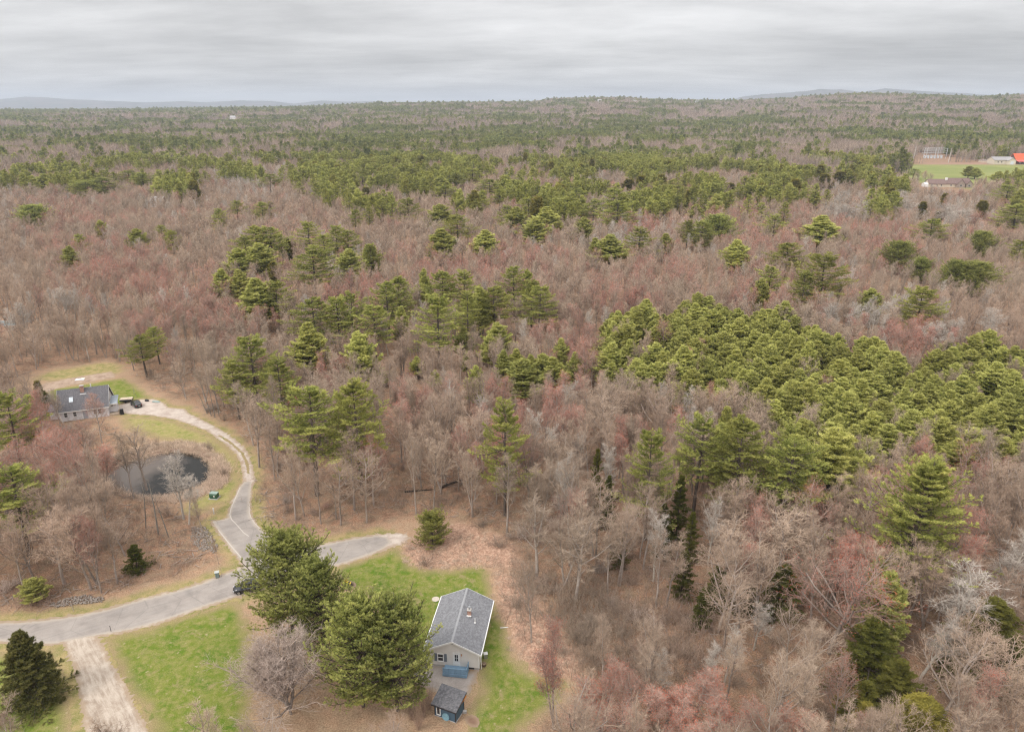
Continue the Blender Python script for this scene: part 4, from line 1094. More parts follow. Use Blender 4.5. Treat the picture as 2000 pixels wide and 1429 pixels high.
# --- leaning white birch stems near the pond and left woods
def stem(px0, py0, px1, py1, name, label, group=None, r=0.11, k='limb_pale'):
    """a bare stem from its foot (px1, py1) on the ground to its tip at (px0, py0)"""
    fx, fy, _ = at(px1, py1, 0)
    best = None
    for h in np.arange(2, 24, 0.25):
        x, y, _ = at(px0, py0, h)
        e = abs(y - fy)
        if best is None or e < best[0]: best = (e, h, x, y)
    _, h, x, y = best
    r0 = empty(name, (fx, fy, 0), 0, label, 'birch stem', group)
    a = MB(); mid = Vector(((x - fx) * 0.55 + 0.15, (y - fy) * 0.5, h * 0.52))
    a.bar((0, 0, -0.1), mid, r, 6, r * 0.7); a.bar(mid, (x - fx, y - fy, h), r * 0.7, 6, r * 0.2)
    a.build('trunk', M[k], r0)
    b = MB(); rr = random.Random(int(px0 * 7 + py0))
    for i in range(14):
        tt = 0.5 + 0.5 * rr.random(); p = Vector((0, 0, 0)).lerp(mid, tt * 2) if tt < 0.5 else mid.lerp(Vector((x - fx, y - fy, h)), tt * 2 - 1)
        an = rr.random() * 6.28; L = (1.2 - tt) * h * 0.28 + 0.3
        b.bar(p, p + Vector((math.cos(an) * L * 0.7, math.sin(an) * L * 0.7, L * 0.6)), 0.03, 3, 0.008)
    b.build('branch', M['twig_pale'], r0)
stem(289, 935, 310, 1045, 'birch_snag', 'white leaning broken birch stem in the woods below the pond', r=0.16)
stem(300, 970, 330, 1050, 'birch_tree', 'thin white birch leaning behind the broken stem below the pond')
stem(275, 920, 285, 1030, 'birch_tree', 'thin crooked white birch left of the broken stem below the pond')
stem(650, 950, 657, 1015, 'birch_snag', 'lone white dead stem left of the dead-end road', r=0.12)
for a_ in ((390,745,413,812),(402,738,420,815),(412,735,428,812),(380,752,405,808),(452,745,462,800)):
    stem(*a_, 'birch_tree', 'slim white birch in the clump at the bend of the gravel drive', 'white birches at the bend of the gravel drive')
for a_ in ((62,610,76,680),(72,605,86,690),(82,615,92,678),(95,625,114,685),(43,600,52,695),(24,600,38,690),(112,580,122,640)):
    stem(*a_, 'birch_tree', 'slim pale birch among the trees right of the tarp-covered pool', 'pale birches beside the covered pool')
# fallen log on the wood floor
mb = MB(); pa = Vector(at(858, 955)); pb = Vector(at(925, 935)); pa.z = 0.35; pb.z = 0.5
mb.bar(pa, pa.lerp(pb, 0.5) + Vector((0, 0, 0.15)), 0.28, 7, 0.22); mb.bar(pa.lerp(pb, 0.5) + Vector((0, 0, 0.15)), pb, 0.22, 7, 0.1)
for k_ in range(5):
    p = pa.lerp(pb, 0.2 + 0.15 * k_) + Vector((0, 0, 0.2)); mb.bar(p, p + Vector((0.6, (-1) ** k_ * 1.2, 0.9)), 0.05, 4, 0.02)
tag(mb.build('fallen_log', M['limb_dark']), 'dark fallen log lying on the leaf litter behind the dead-end road', 'log')
mb = MB(); pa = Vector(at(790, 962)); pb = Vector(at(845, 958)); pa.z = 0.25; pb.z = 0.3
mb.bar(pa, pb, 0.2, 7, 0.1)
for k_ in range(6):
    p = pa.lerp(pb, 0.15 * k_) + Vector((0, 0, 0.1)); mb.bar(p, p + Vector((0.5, (-1) ** k_ * 0.9, 0.8)), 0.04, 4, 0.02)
tag(mb.build('fallen_log', M['limb_dark']), 'smaller dark fallen trunk left of the long fallen log', 'log')

# ---------------------------------------------------------------- the woods
rngw = np.random.default_rng(5)
def jgrid(x0, x1, y0, y1, s, j=0.85):
    xs = np.arange(x0, x1, s); ys = np.arange(y0, y1, s)
    A, B = np.meshgrid(xs, ys)
    A = A + (rngw.random(A.shape) - 0.5) * s * j * 1.6; B = B + (rngw.random(B.shape) - 0.5) * s * j * 1.6
    return A.ravel(), B.ravel()
def in_view(x, y, h, m=120):
    px, py = to_px(x, y, h); qx, qy = to_px(x, y, 0.0)
    return (px > -m) & (px < 2000 + m) & (py < 1429 + 60) & (y > 35)
PLANT_PX = [(1168,622),(1200,600),(1240,590),(1300,606),(1345,592),(1400,590),(1450,606),(1530,600),(1580,618),(1620,648),(1700,664),(1790,690),(1850,668),(1900,648),(1960,668),(2100,690),(2150,880),(2000,850),(1900,868),(1810,862),(1750,872),(1660,872),(1590,850),(1530,842),(1500,800),(1450,760),(1400,775),(1350,748),(1310,722),(1245,740),(1200,706),(1165,672)]
def polyz(p, z): return gpoly(p, z)
PLANT = polyz(PLANT_PX, 10.5)
# share of pines in the canopy, read in rows from the horizon down (20 columns across the photograph)
PROWS = [203, 212, 221, 232, 245, 260, 280, 300, 320, 345, 370, 395, 420]
PCOLS = ["99988877755544433444", "88887777644233222334", "55444456543222333333", "77554443477776644444", "66422555888899965532",
         "84313567889877778888", "48765877754543322688", "32223567532332344656", "12222133454466555321", "11110121233344553221", "01010010133333342211", "00100011112222221111", "00000000000000000000"]
PG = np.array([[int(c) for c in r] for r in PCOLS]) / 9.0
def pine_share(x, y):
    px, py = to_px(x, y, ground_z(x, y) + 15.0)
    fy = np.interp(py, PROWS, np.arange(len(PROWS))); fx = np.clip(px / 100.0 - 0.5, 0, 19)
    iy = np.clip(np.floor(fy).astype(int), 0, len(PROWS) - 2); ix = np.clip(np.floor(fx).astype(int), 0, 18)
    ty = fy - iy; tx = fx - ix
    return (PG[iy, ix] * (1 - tx) + PG[iy, ix + 1] * tx) * (1 - ty) + (PG[iy + 1, ix] * (1 - tx) + PG[iy + 1, ix + 1] * tx) * ty
PX = np.array([(p[0], p[1], p[2], p[3]) for p in PLACED])
def clear_of(x, y, f=0.42, add=1.2):
    ok = np.ones(len(x), bool)
    for a, b, w, h in PX:
        ok &= (x - a) ** 2 + (y - b) ** 2 > (w * f + add) ** 2
    return ok
# bushes that stand out on the cleared ground: (px, py of foot, width px)
REDS = [(350,585,75,1.0),(300,600,60,.8),(420,560,60,.7),(230,510,90,.6),(280,525,70,.6),(450,590,60,.6),(500,560,50,.3),(700,555,60,.5),(720,540,40,.4),(1290,505,60,.5),(1330,620,60,.5),(1220,540,90,.35),(1150,690,45,.9),(1130,640,60,.5),(880,745,40,.7),(990,770,50,.5),(1100,800,80,.35),(780,740,60,.4),(60,830,90,.8),(1420,1010,60,.4),(1640,1010,60,.6),(1720,1040,50,.7),(1780,630,50,.8),(1880,1000,70,.35),(1480,550,70,.45),(1420,400,40,.7),(1350,375,30,.7),(1500,455,60,.6),(1570,420,40,.8),(1740,455,70,.5),(1240,420,40,.6),(860,505,60,.4),(1640,560,60,.4),(1900,420,60,.3),(650,690,60,.3),(150,410,90,.3),(880,300,30,.6),(1000,500,80,.3),(1790,920,90,.35),(560,430,60,.2),(1060,780,60,.5),(740,880,80,.2)]
PALES = [(1240,425,70,.85),(1340,430,50,.5),(1300,800,45,.8),(480,345,60,.6),(100,560,60,.35),(60,600,60,.4),(330,640,30,.5),(1150,350,30,.7),(700,490,60,.4),(1640,395,60,.6),(1860,400,70,.6),(790,730,60,.4),(1130,840,90,.35),(1900,1150,90,.7),(1980,1080,60,.7),(1050,450,40,.2),(20,400,60,.4),(600,230,70,.3),(540,900,60,.4),(1800,610,120,.4),(880,740,60,.3)]
def zone(x, y, spots):
    px, py = to_px(x, y, 13.0); v = np.zeros(len(x))
    for a, b, r, s in spots:
        d2 = ((px - a) / r) ** 2 + ((py - b) / (r * 0.55)) ** 2
        v = np.maximum(v, s * np.exp(-d2 * 0.9))
    return v
def woods(x0, x1, y0, y1, s):
    x, y = jgrid(x0, x1, y0, y1, s)
    k = in_view(x, y, 16) & ~inside(OPEN_ALL, x, y) & ~inside(FIELD, x, y) & ~inside(YARD_FAR, x, y) & ~inside(SUBST, x, y)
    return x[k], y[k]
bx, by = [], []
for (x0, x1, y0, y1, s) in ((-210, 210, 50, 200, 4.6), (-420, 420, 200, 420, 4.9), (-760, 760, 420, 950, 6.0)):
    a, b = woods(x0, x1, y0, y1, s)
    bx.append(a); by.append(b)
bx = np.concatenate(bx); by = np.concatenate(by)
# keep gaps: around placed trees, brushy ground, thin woods near the drive, the young pines
keep = clear_of(bx, by, 0.33, 1.0)
BRUSHY = gpoly([(1000,1110),(1060,1140),(1180,1170),(1290,1190),(1370,1230),(1400,1330),(1300,1330),(1150,1330),(1090,1270),(1040,1180)])
THIN = gpoly([(0,990),(200,975),(330,990),(410,1020),(430,1095),(330,1128),(200,1160),(0,1190)])
THIN2 = gpoly([(510,950),(700,900),(900,900),(1000,950),(980,1020),(800,1015),(600,1045),(530,1030)])
POOL = gpoly([(-100,612),(40,612),(46,652),(-100,660)])
rr = rngw.random(len(bx))
hx_, hy_ = to_px(bx, by, ground_z(bx, by) + 11.0)
keep &= ~((hx_ > 1795) & (hx_ < 1905) & (hy_ > 338) & (hy_ < 368)) & ~((hx_ > 1740) & (hx_ < 1800) & (hy_ > 318) & (hy_ < 334))
gx_, gy_ = to_px(bx, by, 9.0)
keep &= ~((gx_ > 205) & (gx_ < 470) & (gy_ > 820) & (gy_ < 1010) & (rr < 0.90))
keep &= ~((gx_ > 100) & (gx_ < 330) & (gy_ > 730) & (gy_ < 835) & (rr < 0.8))
keep &= ~(inside(BRUSHY, bx, by) & (rr < 0.84))
keep &= ~(inside(THIN, bx, by) & (rr < 0.02)) & ~(inside(THIN2, bx, by) & (rr < 0.30)) & ~inside(POOL, bx, by)
FRONT = gpoly([(100,835),(240,812),(262,870),(180,905),(100,900)])
keep &= ~(inside(FRONT, bx, by) & (rr < 0.6))
ip = inside(PLANT, bx, by)
keep &= ~(ip & (rr < 0.90))
gapn = fnoise(bx / 26.0, by / 26.0, 21, 2)
keep &= ~((gapn > 0.70) & (rr < 0.5))
# bare trees do not close in front of the pines that stand clear in the photograph
tpx, tpy = to_px(bx, by, ground_z(bx, by) + 12.5)
for (a, b, w, h, ct) in PLACED:
    if ct == 'bare tree' or b < 110: continue
    cx_, cy0 = to_px(a, b, float(ground_z(a, b)) + h); _, cy1 = to_px(a, b, float(ground_z(a, b)) + h * 0.45)
    hw_ = 0.42 * w * FPX / depth_of(b, h)
    keep &= ~((np.abs(tpx - cx_) < hw_) & (tpy > cy0) & (tpy < cy1) & (by < b) & (rr > 0.30))
bx, by, rr = bx[keep], by[keep], rngw.random(keep.sum())
ps = pine_share(bx, by)
clump = fnoise(bx / 32.0, by / 45.0, 33, 3)
d_ = np.hypot(bx, by)
isp = (ps > 0.08) & (clump + (rr - 0.5) * 0.16 > 0.5 + (0.5 - ps * 0.74) * 0.36) & (d_ > 300)
jx_, jy_ = to_px(bx, by, 18.0)
isp &= ~((jx_ > 1775) & (jx_ < 1915) & (jy_ > 322) & (jy_ < 405))
red = zone(bx, by, REDS); pale = zone(bx, by, PALES)
r2 = rngw.random(len(bx)); patch = fnoise(bx / 60.0, by / 60.0, 44, 2)
isr = ~isp & (r2 < np.clip(red * 1.8 + np.clip(patch - 0.55, 0, 1) * 0.9 + 0.03, 0, 0.85) * np.where(d_ > 230, 0.75, 1.0))
r3 = rngw.random(len(bx))
isw = ~isp & ~isr & (r3 < pale * 0.8 + 0.03)
hh = np.where(d_ < 165, rngw.uniform(12.5, 16.5, len(bx)), rngw.uniform(10.0, 14.0, len(bx))) + (fnoise(bx / 35.0, by / 35.0, 8, 2) - 0.5) * 4
hh = np.where(isp, rngw.uniform(16, 22, len(bx)), hh)
# young pines: dense, 8-13 m
qx, qy = jgrid(PLANT[:, 0].min(), PLANT[:, 0].max(), PLANT[:, 1].min(), PLANT[:, 1].max(), 4.9, 0.7)
k = inside(PLANT, qx, qy) & in_view(qx, qy, 12) & clear_of(qx, qy, 0.2, 1.0) & (fnoise(qx / 11.0, qy / 11.0, 51, 2) < 0.74)
qx, qy = qx[k], qy[k]
qh = rngw.uniform(8.5, 14.0, len(qx)) + (fnoise(qx / 14.0, qy / 14.0, 61, 2) - 0.5) * 4
qw = rngw.uniform(5.4, 7.8, len(qx)) * (0.8 + 0.3 * (qh - 8) / 5)

# which of them show largest -> one object each
def size_px(x, y, h): return h * FPX / depth_of(y, h * 0.6)
REGIONS = [  # (polygon in the photograph, phrase)
    ((0, 980, 440, 1200), 'in the thin woods between pond and main road'),
    ((0, 640, 260, 980), 'in the woods left of the pond and the dark-roofed house'),
    ((260, 560, 470, 800), 'in the woods above the winding gravel drive'),
    ((470, 760, 760, 1060), 'in the woods right of the winding gravel drive'),
    ((760, 840, 1010, 1060), 'in the open woods behind the small round pine'),
    ((1010, 760, 1240, 1140), 'in the woods behind the cleared brush'),
    ((1240, 860, 1500, 1260), 'in the woods right of the cleared brush'),
    ((1500, 900, 1760, 1429), 'in the woods around the red-tipped tree'),
    ((1760, 880, 2100, 1429), 'in the woods at the lower right'),
    ((1000, 1140, 1500, 1429), 'on the brushy ground right of the grey house'),
    ((0, 1000, 2100, 1500), 'along the bottom of the woods'),
    ((-300, 0, 700, 3000), 'in the bare woods at the left'),
    ((700, 0, 1300, 3000), 'in the bare woods at the centre'),
    ((1300, 0, 3000, 3000), 'in the bare woods at the right')]
def region(px, py):
    for (a, b, c, d), s in REGIONS:
        if a <= px < c and b <= py < d: return s
    return 'in the bare woods'
def put(key, x, y, w, h, name, label, cat, group):
    f = FORM[key]
    r = empty(name, (float(x), float(y), float(ground_z(x, y)) - 0.15), rndT.random() * 6.28, label, cat, group)
    r.scale = (w / f['W'], w / f['W'], h / f['H'])
    for nm in ('trunk', 'crown'):
        a = bpy.data.objects.new(nm, f[nm]); a.parent = r; C.objects.link(a)
tx, ty = to_px(bx, by, hh)
framed = (tx > -20) & (tx < 2020) & (ty < 1440)
nbare_placed = sum(1 for p in PLACED if p[4] == 'bare tree')
cand = np.where(~isp & framed)[0]
order = cand[np.argsort(-size_px(bx[cand], by[cand], hh[cand]))][:300 - nbare_placed]
single = np.zeros(len(bx), bool); single[order] = True
wb = {}
for i in order:
    ph = region(tx[i], ty[i] + 20)
    h = hh[i]
    if isr[i]: key, kind, adj = pick('red0', 'red1', 'red2'), 'reddish', 'red'
    elif isw[i]: key, kind, adj = pick('pale0', 'pale1'), 'pale', 'pale'
    else: key, kind, adj = pick('bare0', 'bare1', 'bare2', 'bare3', 'bare4', 'bare5'), 'grey-brown', 'brown'
    shape = {'bare0': 'round-topped', 'bare1': 'spreading', 'bare2': 'slender', 'bare3': 'fork-trunked', 'bare4': 'slim upright', 'bare5': 'wide-crowned', 'red0': 'round-topped', 'red1': 'spreading', 'red2': 'fork-trunked', 'pale0': 'round-topped', 'pale1': 'slender'}[key]
    kind = shape + ' ' + kind
    lab = '%s bare tree %s' % (kind, ph)
    w = FORM[key]['W'] * h / 16 * rngw.uniform(0.85, 1.15)
    put(key, bx[i], by[i], w, h, 'bare_tree', lab, 'bare tree', '%s bare trees %s' % (kind, ph))
npine_placed = sum(1 for p in PLACED if p[4] == 'pine tree')
ux, uy = to_px(qx, qy, qh)
cand = np.where((ux > -10) & (ux < 2010))[0]
order = cand[np.argsort(-size_px(qx[cand], qy[cand], qh[cand]))][:300 - npine_placed]
qs = np.zeros(len(qx), bool); qs[order] = True
def band(px, py):
    c = 'left' if px < 1450 else ('middle' if px < 1720 else 'right')
    return c
for i in order:
    c = band(ux[i], uy[i])
    front = uy[i] > {'left': 690, 'middle': 740, 'right': 760}[c]
    ph = '%s part of the dense young pine stand, %s' % (c, 'towards the houses' if front else 'towards the field')
    kk = pick('full0', 'full1', 'full2', 'full3'); sh_ = {'full0': 'bushy', 'full1': 'pointed', 'full2': 'round-topped', 'full3': 'narrow-topped'}[kk]
    put(kk, qx[i], qy[i], qw[i], qh[i], 'pine_tree', '%s young pine in the %s' % (sh_, ph), 'pine tree', '%s young pines in the %s' % (sh_, ph))
print('placed bare', len(bx)) if False else print('placed', len(PLACED), 'pines', npine_placed, 'bare', nbare_placed, 'woods', len(bx), 'young', len(qx))

# ---------------------------------------------------------------- the rest of the woods: instanced on points, one object per kind
def scatter(name, pts, idx, rot, scl, protos, label, cat, kind='stuff', rng=None):
    """protos: list of meshes; pts (n,3); scl (n,3)"""
    col = bpy.data.collections.new(name + '_forms')
    for i, me in enumerate(protos):
        o = bpy.data.objects.new('%s_form_%03d' % (name, i), me); col.objects.link(o)
    me = bpy.data.meshes.new(name)
    me.vertices.add(len(pts)); me.vertices.foreach_set('co', np.asarray(pts, np.float32).ravel())
    a = me.attributes.new('form', 'INT', 'POINT'); a.data.foreach_set('value', np.asarray(idx, np.int32))
    a = me.attributes.new('turn', 'FLOAT_VECTOR', 'POINT'); rv = np.zeros((len(pts), 3), np.float32); rv[:, 2] = rot; a.data.foreach_set('vector', rv.ravel())
    a = me.attributes.new('size', 'FLOAT_VECTOR', 'POINT'); a.data.foreach_set('vector', np.asarray(scl, np.float32).ravel())
    o = bpy.data.objects.new(name, me); C.objects.link(o)
    ng = bpy.data.node_groups.new(name, 'GeometryNodeTree')
    ng.interface.new_socket('Geometry', in_out='INPUT', socket_type='NodeSocketGeometry')
    ng.interface.new_socket('Geometry', in_out='OUTPUT', socket_type='NodeSocketGeometry')
    N = ng.nodes
    gi = N.new('NodeGroupInput'); go = N.new('NodeGroupOutput')
    ci = N.new('GeometryNodeCollectionInfo'); ci.inputs['Collection'].default_value = col; ci.inputs['Separate Children'].default_value = True; ci.inputs['Reset Children'].default_value = True
    ip_ = N.new('GeometryNodeInstanceOnPoints'); ip_.inputs['Pick Instance'].default_value = True
    def na(nm, ty):
        q = N.new('GeometryNodeInputNamedAttribute'); q.data_type = ty; q.inputs['Name'].default_value = nm; return q.outputs[0]
    L = ng.links
    L.new(gi.outputs[0], ip_.inputs['Points']); L.new(ci.outputs[0], ip_.inputs['Instance'])
    L.new(na('form', 'INT'), ip_.inputs['Instance Index'])
    er = N.new('FunctionNodeEulerToRotation'); L.new(na('turn', 'FLOAT_VECTOR'), er.inputs[0]); L.new(er.outputs[0], ip_.inputs['Rotation'])
    L.new(na('size', 'FLOAT_VECTOR'), ip_.inputs['Scale'])
    L.new(ip_.outputs[0], go.inputs[0])
    md = o.modifiers.new('scatter', 'NODES'); md.node_group = ng
    return tag(o, label, cat, kind=kind)
def scatter_forms(name, x, y, h, w, keys, sel, label, cat):
    z = ground_z(x, y) - 0.1
    H = np.array([FORM[k]['H'] for k in keys])[sel]; W = np.array([FORM[k]['W'] for k in keys])[sel]
    s = np.stack([w / W, w / W, h / H], 1)
    return scatter(name, np.stack([x, y, z], 1), sel, rngw.random(len(x)) * 6.28, s, [whole(k) for k in keys], label, cat)
rest = ~single
BK = ['bare0', 'bare1', 'bare2', 'bare3', 'bare4', 'red0', 'red1', 'red2', 'pale0', 'pale1', 'midbare0', 'midbare1', 'midbare2', 'midbare3', 'midred0', 'midred1', 'midpale0']
m = rest & ~isp
x, y, h = bx[m], by[m], hh[m]
d = np.hypot(x, y); nearm = d < 270
R_ = rngw.integers(0, 1000, len(x))
sel = np.where(nearm, R_ % 5, 10 + R_ % 4)
sel = np.where(isr[m], np.where(nearm, 5 + R_ % 3, 14 + R_ % 2), sel)
sel = np.where(isw[m], np.where(nearm, 8 + R_ % 2, 16), sel)
w = np.array([FORM[k]['W'] for k in BK])[sel] * h / 16 * rngw.uniform(0.85, 1.2, len(x)) * np.where(d > 400, 1.1, 1.0)
scatter_forms('bare_woods', x, y, h, w, BK, sel, 'mass of leafless grey, brown and reddish trees filling the middle distance', 'woodland')
PK = ['midopen0', 'midopen1', 'midopen2', 'midfull0', 'midfull1', 'full0', 'full1', 'full2', 'full3', 'midcedar0']
m = rest & isp
x = np.concatenate([bx[m], qx[~qs]]); y = np.concatenate([by[m], qy[~qs]]); h = np.concatenate([hh[m], qh[~qs]])
a_ = rngw.integers(0, 1000, m.sum())
sel = np.where(a_ % 50 < 44, a_ % 3, np.where(a_ % 50 < 49, 3, 9)); 
b_ = 5 + rngw.integers(0, 4, (~qs).sum())
w = np.concatenate([rngw.uniform(7.5, 11.5, m.sum()), qw[~qs]])
scatter_forms('pine_woods', x, y, h, w, PK, np.concatenate([sel, b_]), 'mass of green pines continuing behind the nearer ones', 'woodland')
# brush and saplings on the wood floor, dry stems on the cleared ground and the pond bank
x, y = jgrid(-190, 190, 52, 300, 2.9)
k = in_view(x, y, 2) & ~inside(OPEN_ALL, x, y) & (rngw.random(len(x)) < np.where(np.hypot(x, y) < 160, 0.75, 0.45))
x, y = x[k], y[k]
x2, y2 = jgrid(-10, 60, 60, 140, 2.3)
k2 = inside(BRUSHY, x2, y2) & (rngw.random(len(x2)) < 0.75)
x = np.concatenate([x, x2[k2]]); y = np.concatenate([y, y2[k2]])
n = len(x); s = rngw.uniform(0.45, 1.2, n) ** 1.3
s = np.where(inside(THIN, x, y), s * 0.8, s) * np.where(inside(BRUSHY, x, y), 1.5, 1.0)
xb, yb = jgrid(-150, 110, 55, 200, 4.6)
kb = in_view(xb, yb, 2) & ~inside(OPEN_ALL, xb, yb) & (rngw.random(len(xb)) < np.where(inside(BRUSHY, xb, yb), 1.0, 0.45) * (fnoise(xb / 12, yb / 12, 91, 2) > 0.42))
xb, yb = xb[kb], yb[kb]; nb_ = len(xb); sb = rngw.uniform(0.4, 1.25, nb_)
BUSHES = (xb, yb, nb_, sb)
scatter('undergrowth', np.stack([x, y, np.zeros(n) - 0.1], 1), rngw.integers(0, 3, n), rngw.random(n) * 6.28, np.stack([s, s, s * rngw.uniform(0.7, 1.4, n)], 1), TH, 'brown leafless brush covering the floor of the woods', 'undergrowth')
x, y = jgrid(-150, 120, 52, 200, 4.2)
k = in_view(x, y, 2) & ~inside(OPEN_ALL, x, y); x, y = x[k], y[k]; n = len(x); s = rngw.uniform(0.5, 1.2, n)
scatter('fallen_branches', np.stack([x, y, np.zeros(n)], 1), rngw.integers(0, 3, n), rngw.random(n) * 6.28, np.stack([s, s, s], 1), ST, 'fallen sticks and branches lying on the leaf litter', 'branches')
x, y = jgrid(-20, 60, 60, 135, 2.6)
k = (np.maximum(sdf(TANS[0], x, y), sdf(TANS[1], x, y)) > 0.3) & (rngw.random(len(x)) < 0.8) ; x, y = x[k], y[k]; n = len(x); s = rngw.uniform(0.2, 0.75, n)
scatter('low_brush', np.stack([x, y, np.zeros(n) - 0.05], 1), rngw.integers(0, 3, n), rngw.random(n) * 6.28, np.stack([s, s, s * 0.8], 1), TH, 'low tangled twigs over the cleared tan ground', 'brush')
x, y = jgrid(-20, 60, 60, 135, 0.95)
tn = np.maximum(sdf(TANS[0], x, y), sdf(TANS[1], x, y))
k = (tn > -0.5) & (rngw.random(len(x)) < 0.75)
x, y = x[k], y[k]
n = len(x); s = rngw.uniform(0.25, 0.62, n)
scatter('dry_weeds', np.stack([x, y, np.zeros(n)], 1), rngw.integers(0, 2, n), rngw.random(n) * 6.28, np.stack([s, s, s * 0.8], 1), TU, 'tan cut weeds and dry stems on the cleared ground', 'weeds', )
x, y = jgrid(-110, -50, 110, 190, 0.75)
db = sdf(BANK, x, y); dq = sdf(POND, x, y)
k = (db > 0) & (dq < 0.9) & (rngw.random(len(x)) < 0.85)
x, y, dq = x[k], y[k], dq[k]; n = len(x); s = rngw.uniform(0.6, 1.25, n)
zz = -1.5 * sstep(-1.6, 2.0, dq)
scatter('dry_reeds', np.stack([x, y, zz], 1), rngw.integers(0, 2, n), rngw.random(n) * 6.28, np.stack([s, s, s * 0.9], 1), TU, 'pinkish tan dry reeds ringing the pond bank', 'reeds')

scatter('bare_shrubs', np.stack([BUSHES[0], BUSHES[1], np.zeros(BUSHES[2]) - 0.05], 1), rngw.integers(0, 7, BUSHES[2]), rngw.random(BUSHES[2]) * 6.28, np.stack([BUSHES[3] * 1.15, BUSHES[3] * 1.15, BUSHES[3]], 1), BR, 'mixed tan, grey and reddish leafless shrubs under the trees', 'shrubs')
# bushes one can tell apart
def bush(px, py, wpx, hreal, label, group=None, i=0):
    x, y, _ = at(px, py); w = wpx * depth_of(y, 0) / FPX
    o = link('shrub', BR[i % 3], loc=(x, y, -0.03), rz=rndT.random() * 6.28); o.scale = (w / 3.0, w / 3.0, hreal / 2.2)
    tag(o, label, 'shrub', group)
bush(1010, 1185, 68, 2.6, 'round brown bare shrub right of the grey house roof', i=0)
bush(1128, 1255, 72, 3.0, 'large upright bare shrub on the cleared ground right of the grey house', i=1)
bush(1160, 1230, 60, 2.6, 'bare shrub behind the large upright one', i=2)
bush(1215, 1240, 64, 2.6, 'tan-green bare shrub right of the large upright one', i=0)
bush(1165, 1295, 60, 2.0, 'low bare shrub at the corner of the tan cleared patch', i=1)
bush(830, 1104, 34, 1.6, 'small pale shrub in the tan ground below the small round pine', i=2)
bush(940, 1030, 44, 2.2, 'bare shrub right of the small round pine', i=0)
bush(975, 1070, 40, 2.0, 'bare shrub at the near corner of the woods behind the lawn', i=1)
bush(658, 1138, 34, 1.6, 'pinkish bare shrub between the pine and the mulch bed', i=2)
bush(437, 928, 26, 2.2, 'brown bare shrub on the right bank of the pond', i=0)
bush(408, 878, 22, 2.0, 'small brown bare shrub where the pond bank nears the drive', i=1)
bush(306, 872, 12, 2.4, 'small upright brown shrub on the far bank of the pond', i=2)
bush(420, 800, 30, 2.2, 'olive bare shrub at the foot of the white birches', i=0)
bush(1095, 1275, 50, 1.4, 'low sprawling shrub in the tan cleared patch', i=1)
for q in ((820,1360,0),(828,1400,1),(838,1385,2),(805,1405,0),(818,1425,1)):
    bush(q[0], q[1], 26, 3.4, 'thin bare sapling clump left of the blue shed', 'bare saplings beside the blue shed', q[2])
# ---------------------------------------------------------------- distant forest: clumps of small trees, pine or bare, out to the ridge
def clump_form(name, kind, seed, size, n, hr):
    rng = np.random.default_rng(seed); P = Parts()
    forms = []
    for i in range(3):
        if kind == 'pine': forms.append(pine_form(seed * 7 + i, 19, 8.5, 0.25, 2, 'open'))
        else: forms.append(bare_form(seed * 7 + i, 16, 2, 'round'))
    pts = []
    while len(pts) < n:
        p = (rng.random(2) - 0.5) * size
        if np.hypot(*p) < size * 0.56: pts.append(p)
    for p in pts:
        tr, cr = forms[rng.integers(0, 3)]
        s = rng.uniform(*hr); c, sn = math.cos(rng.random() * 6.28), math.sin(rng.random() * 6.28)
        sn = math.sqrt(1 - c * c) * (1 if sn > 0 else -1)
        tw = rng.normal(0, 0.16)
        for src in (tr, cr):
            off = P.n; cnt = 0
            for V, tt in zip(src.V, src.tint):
                W = V * np.array([s * 1.08, s * 1.08, s]); W = np.stack([W[:, 0] * c - W[:, 1] * sn + p[0], W[:, 0] * sn + W[:, 1] * c + p[1], W[:, 2]], 1)
                P.V.append(W); P.tint.append(np.clip(tt + tw, 0, 1)); cnt += len(V)
            for q, mm in zip(src.Q, src.qm): P.Q.append(q + off); P.qm.append(mm)
            for q, mm in zip(src.T, src.tm): P.T.append(q + off); P.tm.append(mm)
            P.n += cnt
    mats = (M['limb_dark'], M['farpine']) if kind == 'pine' else BM
    return P.mesh(name, mats)
FP = [clump_form('far_pine_clump%d' % i, 'pine', 900 + i, 34, 16, (0.75, 1.2)) for i in range(3)]
FB = [clump_form('far_bare_clump%d' % i, 'bare', 920 + i, 34, 24, (0.8, 1.15)) for i in range(3)]
FS = [clump_form('far_pine_few%d' % i, 'pine', 940 + i, 30, 4, (0.8, 1.35)) for i in range(2)]
pts = []
for (r0, r1, s) in ((930, 2400, 27), (2400, 6800, 42)):
    x, y = jgrid(-r1 * 0.95, r1 * 0.95, 500, r1, s, 0.8)
    r = np.hypot(x, y); k = (y > r0 * 0.9) & (r > r0) & (r <= r1) & (np.abs(x) < y * 0.86 + 60)
    k &= ~inside(FIELD, x, y) & ~inside(YARD_FAR, x, y) & ~inside(SUBST, x, y)
    pts.append(np.stack([x[k], y[k], np.full(k.sum(), s / 27.0)], 1))
pts = np.concatenate(pts)
x, y, sc = pts.T
ps = pine_share(x, y); cn = fnoise(x / 130.0, y / 130.0, 71, 3); r = rngw.random(len(x))
isp = cn + (r - 0.5) * 0.10 >  0.5 + (0.5 - ps * 0.52) * 0.36
few = ~isp & (rngw.random(len(x)) < ps * 0.35 + 0.04)
z = ground_z(x, y) - 0.5
def sub(mask, name, protos, label, zs=1.0):
    n = mask.sum(); s = sc[mask] * rngw.uniform(0.95, 1.15, n)
    scatter(name, np.stack([x[mask], y[mask], z[mask]], 1), rngw.integers(0, len(protos), n), rngw.random(n) * 6.28,
            np.stack([s, s, np.minimum(s, 1.12) * rngw.uniform(0.85, 1.12, n) * zs], 1), protos, label, 'woodland')
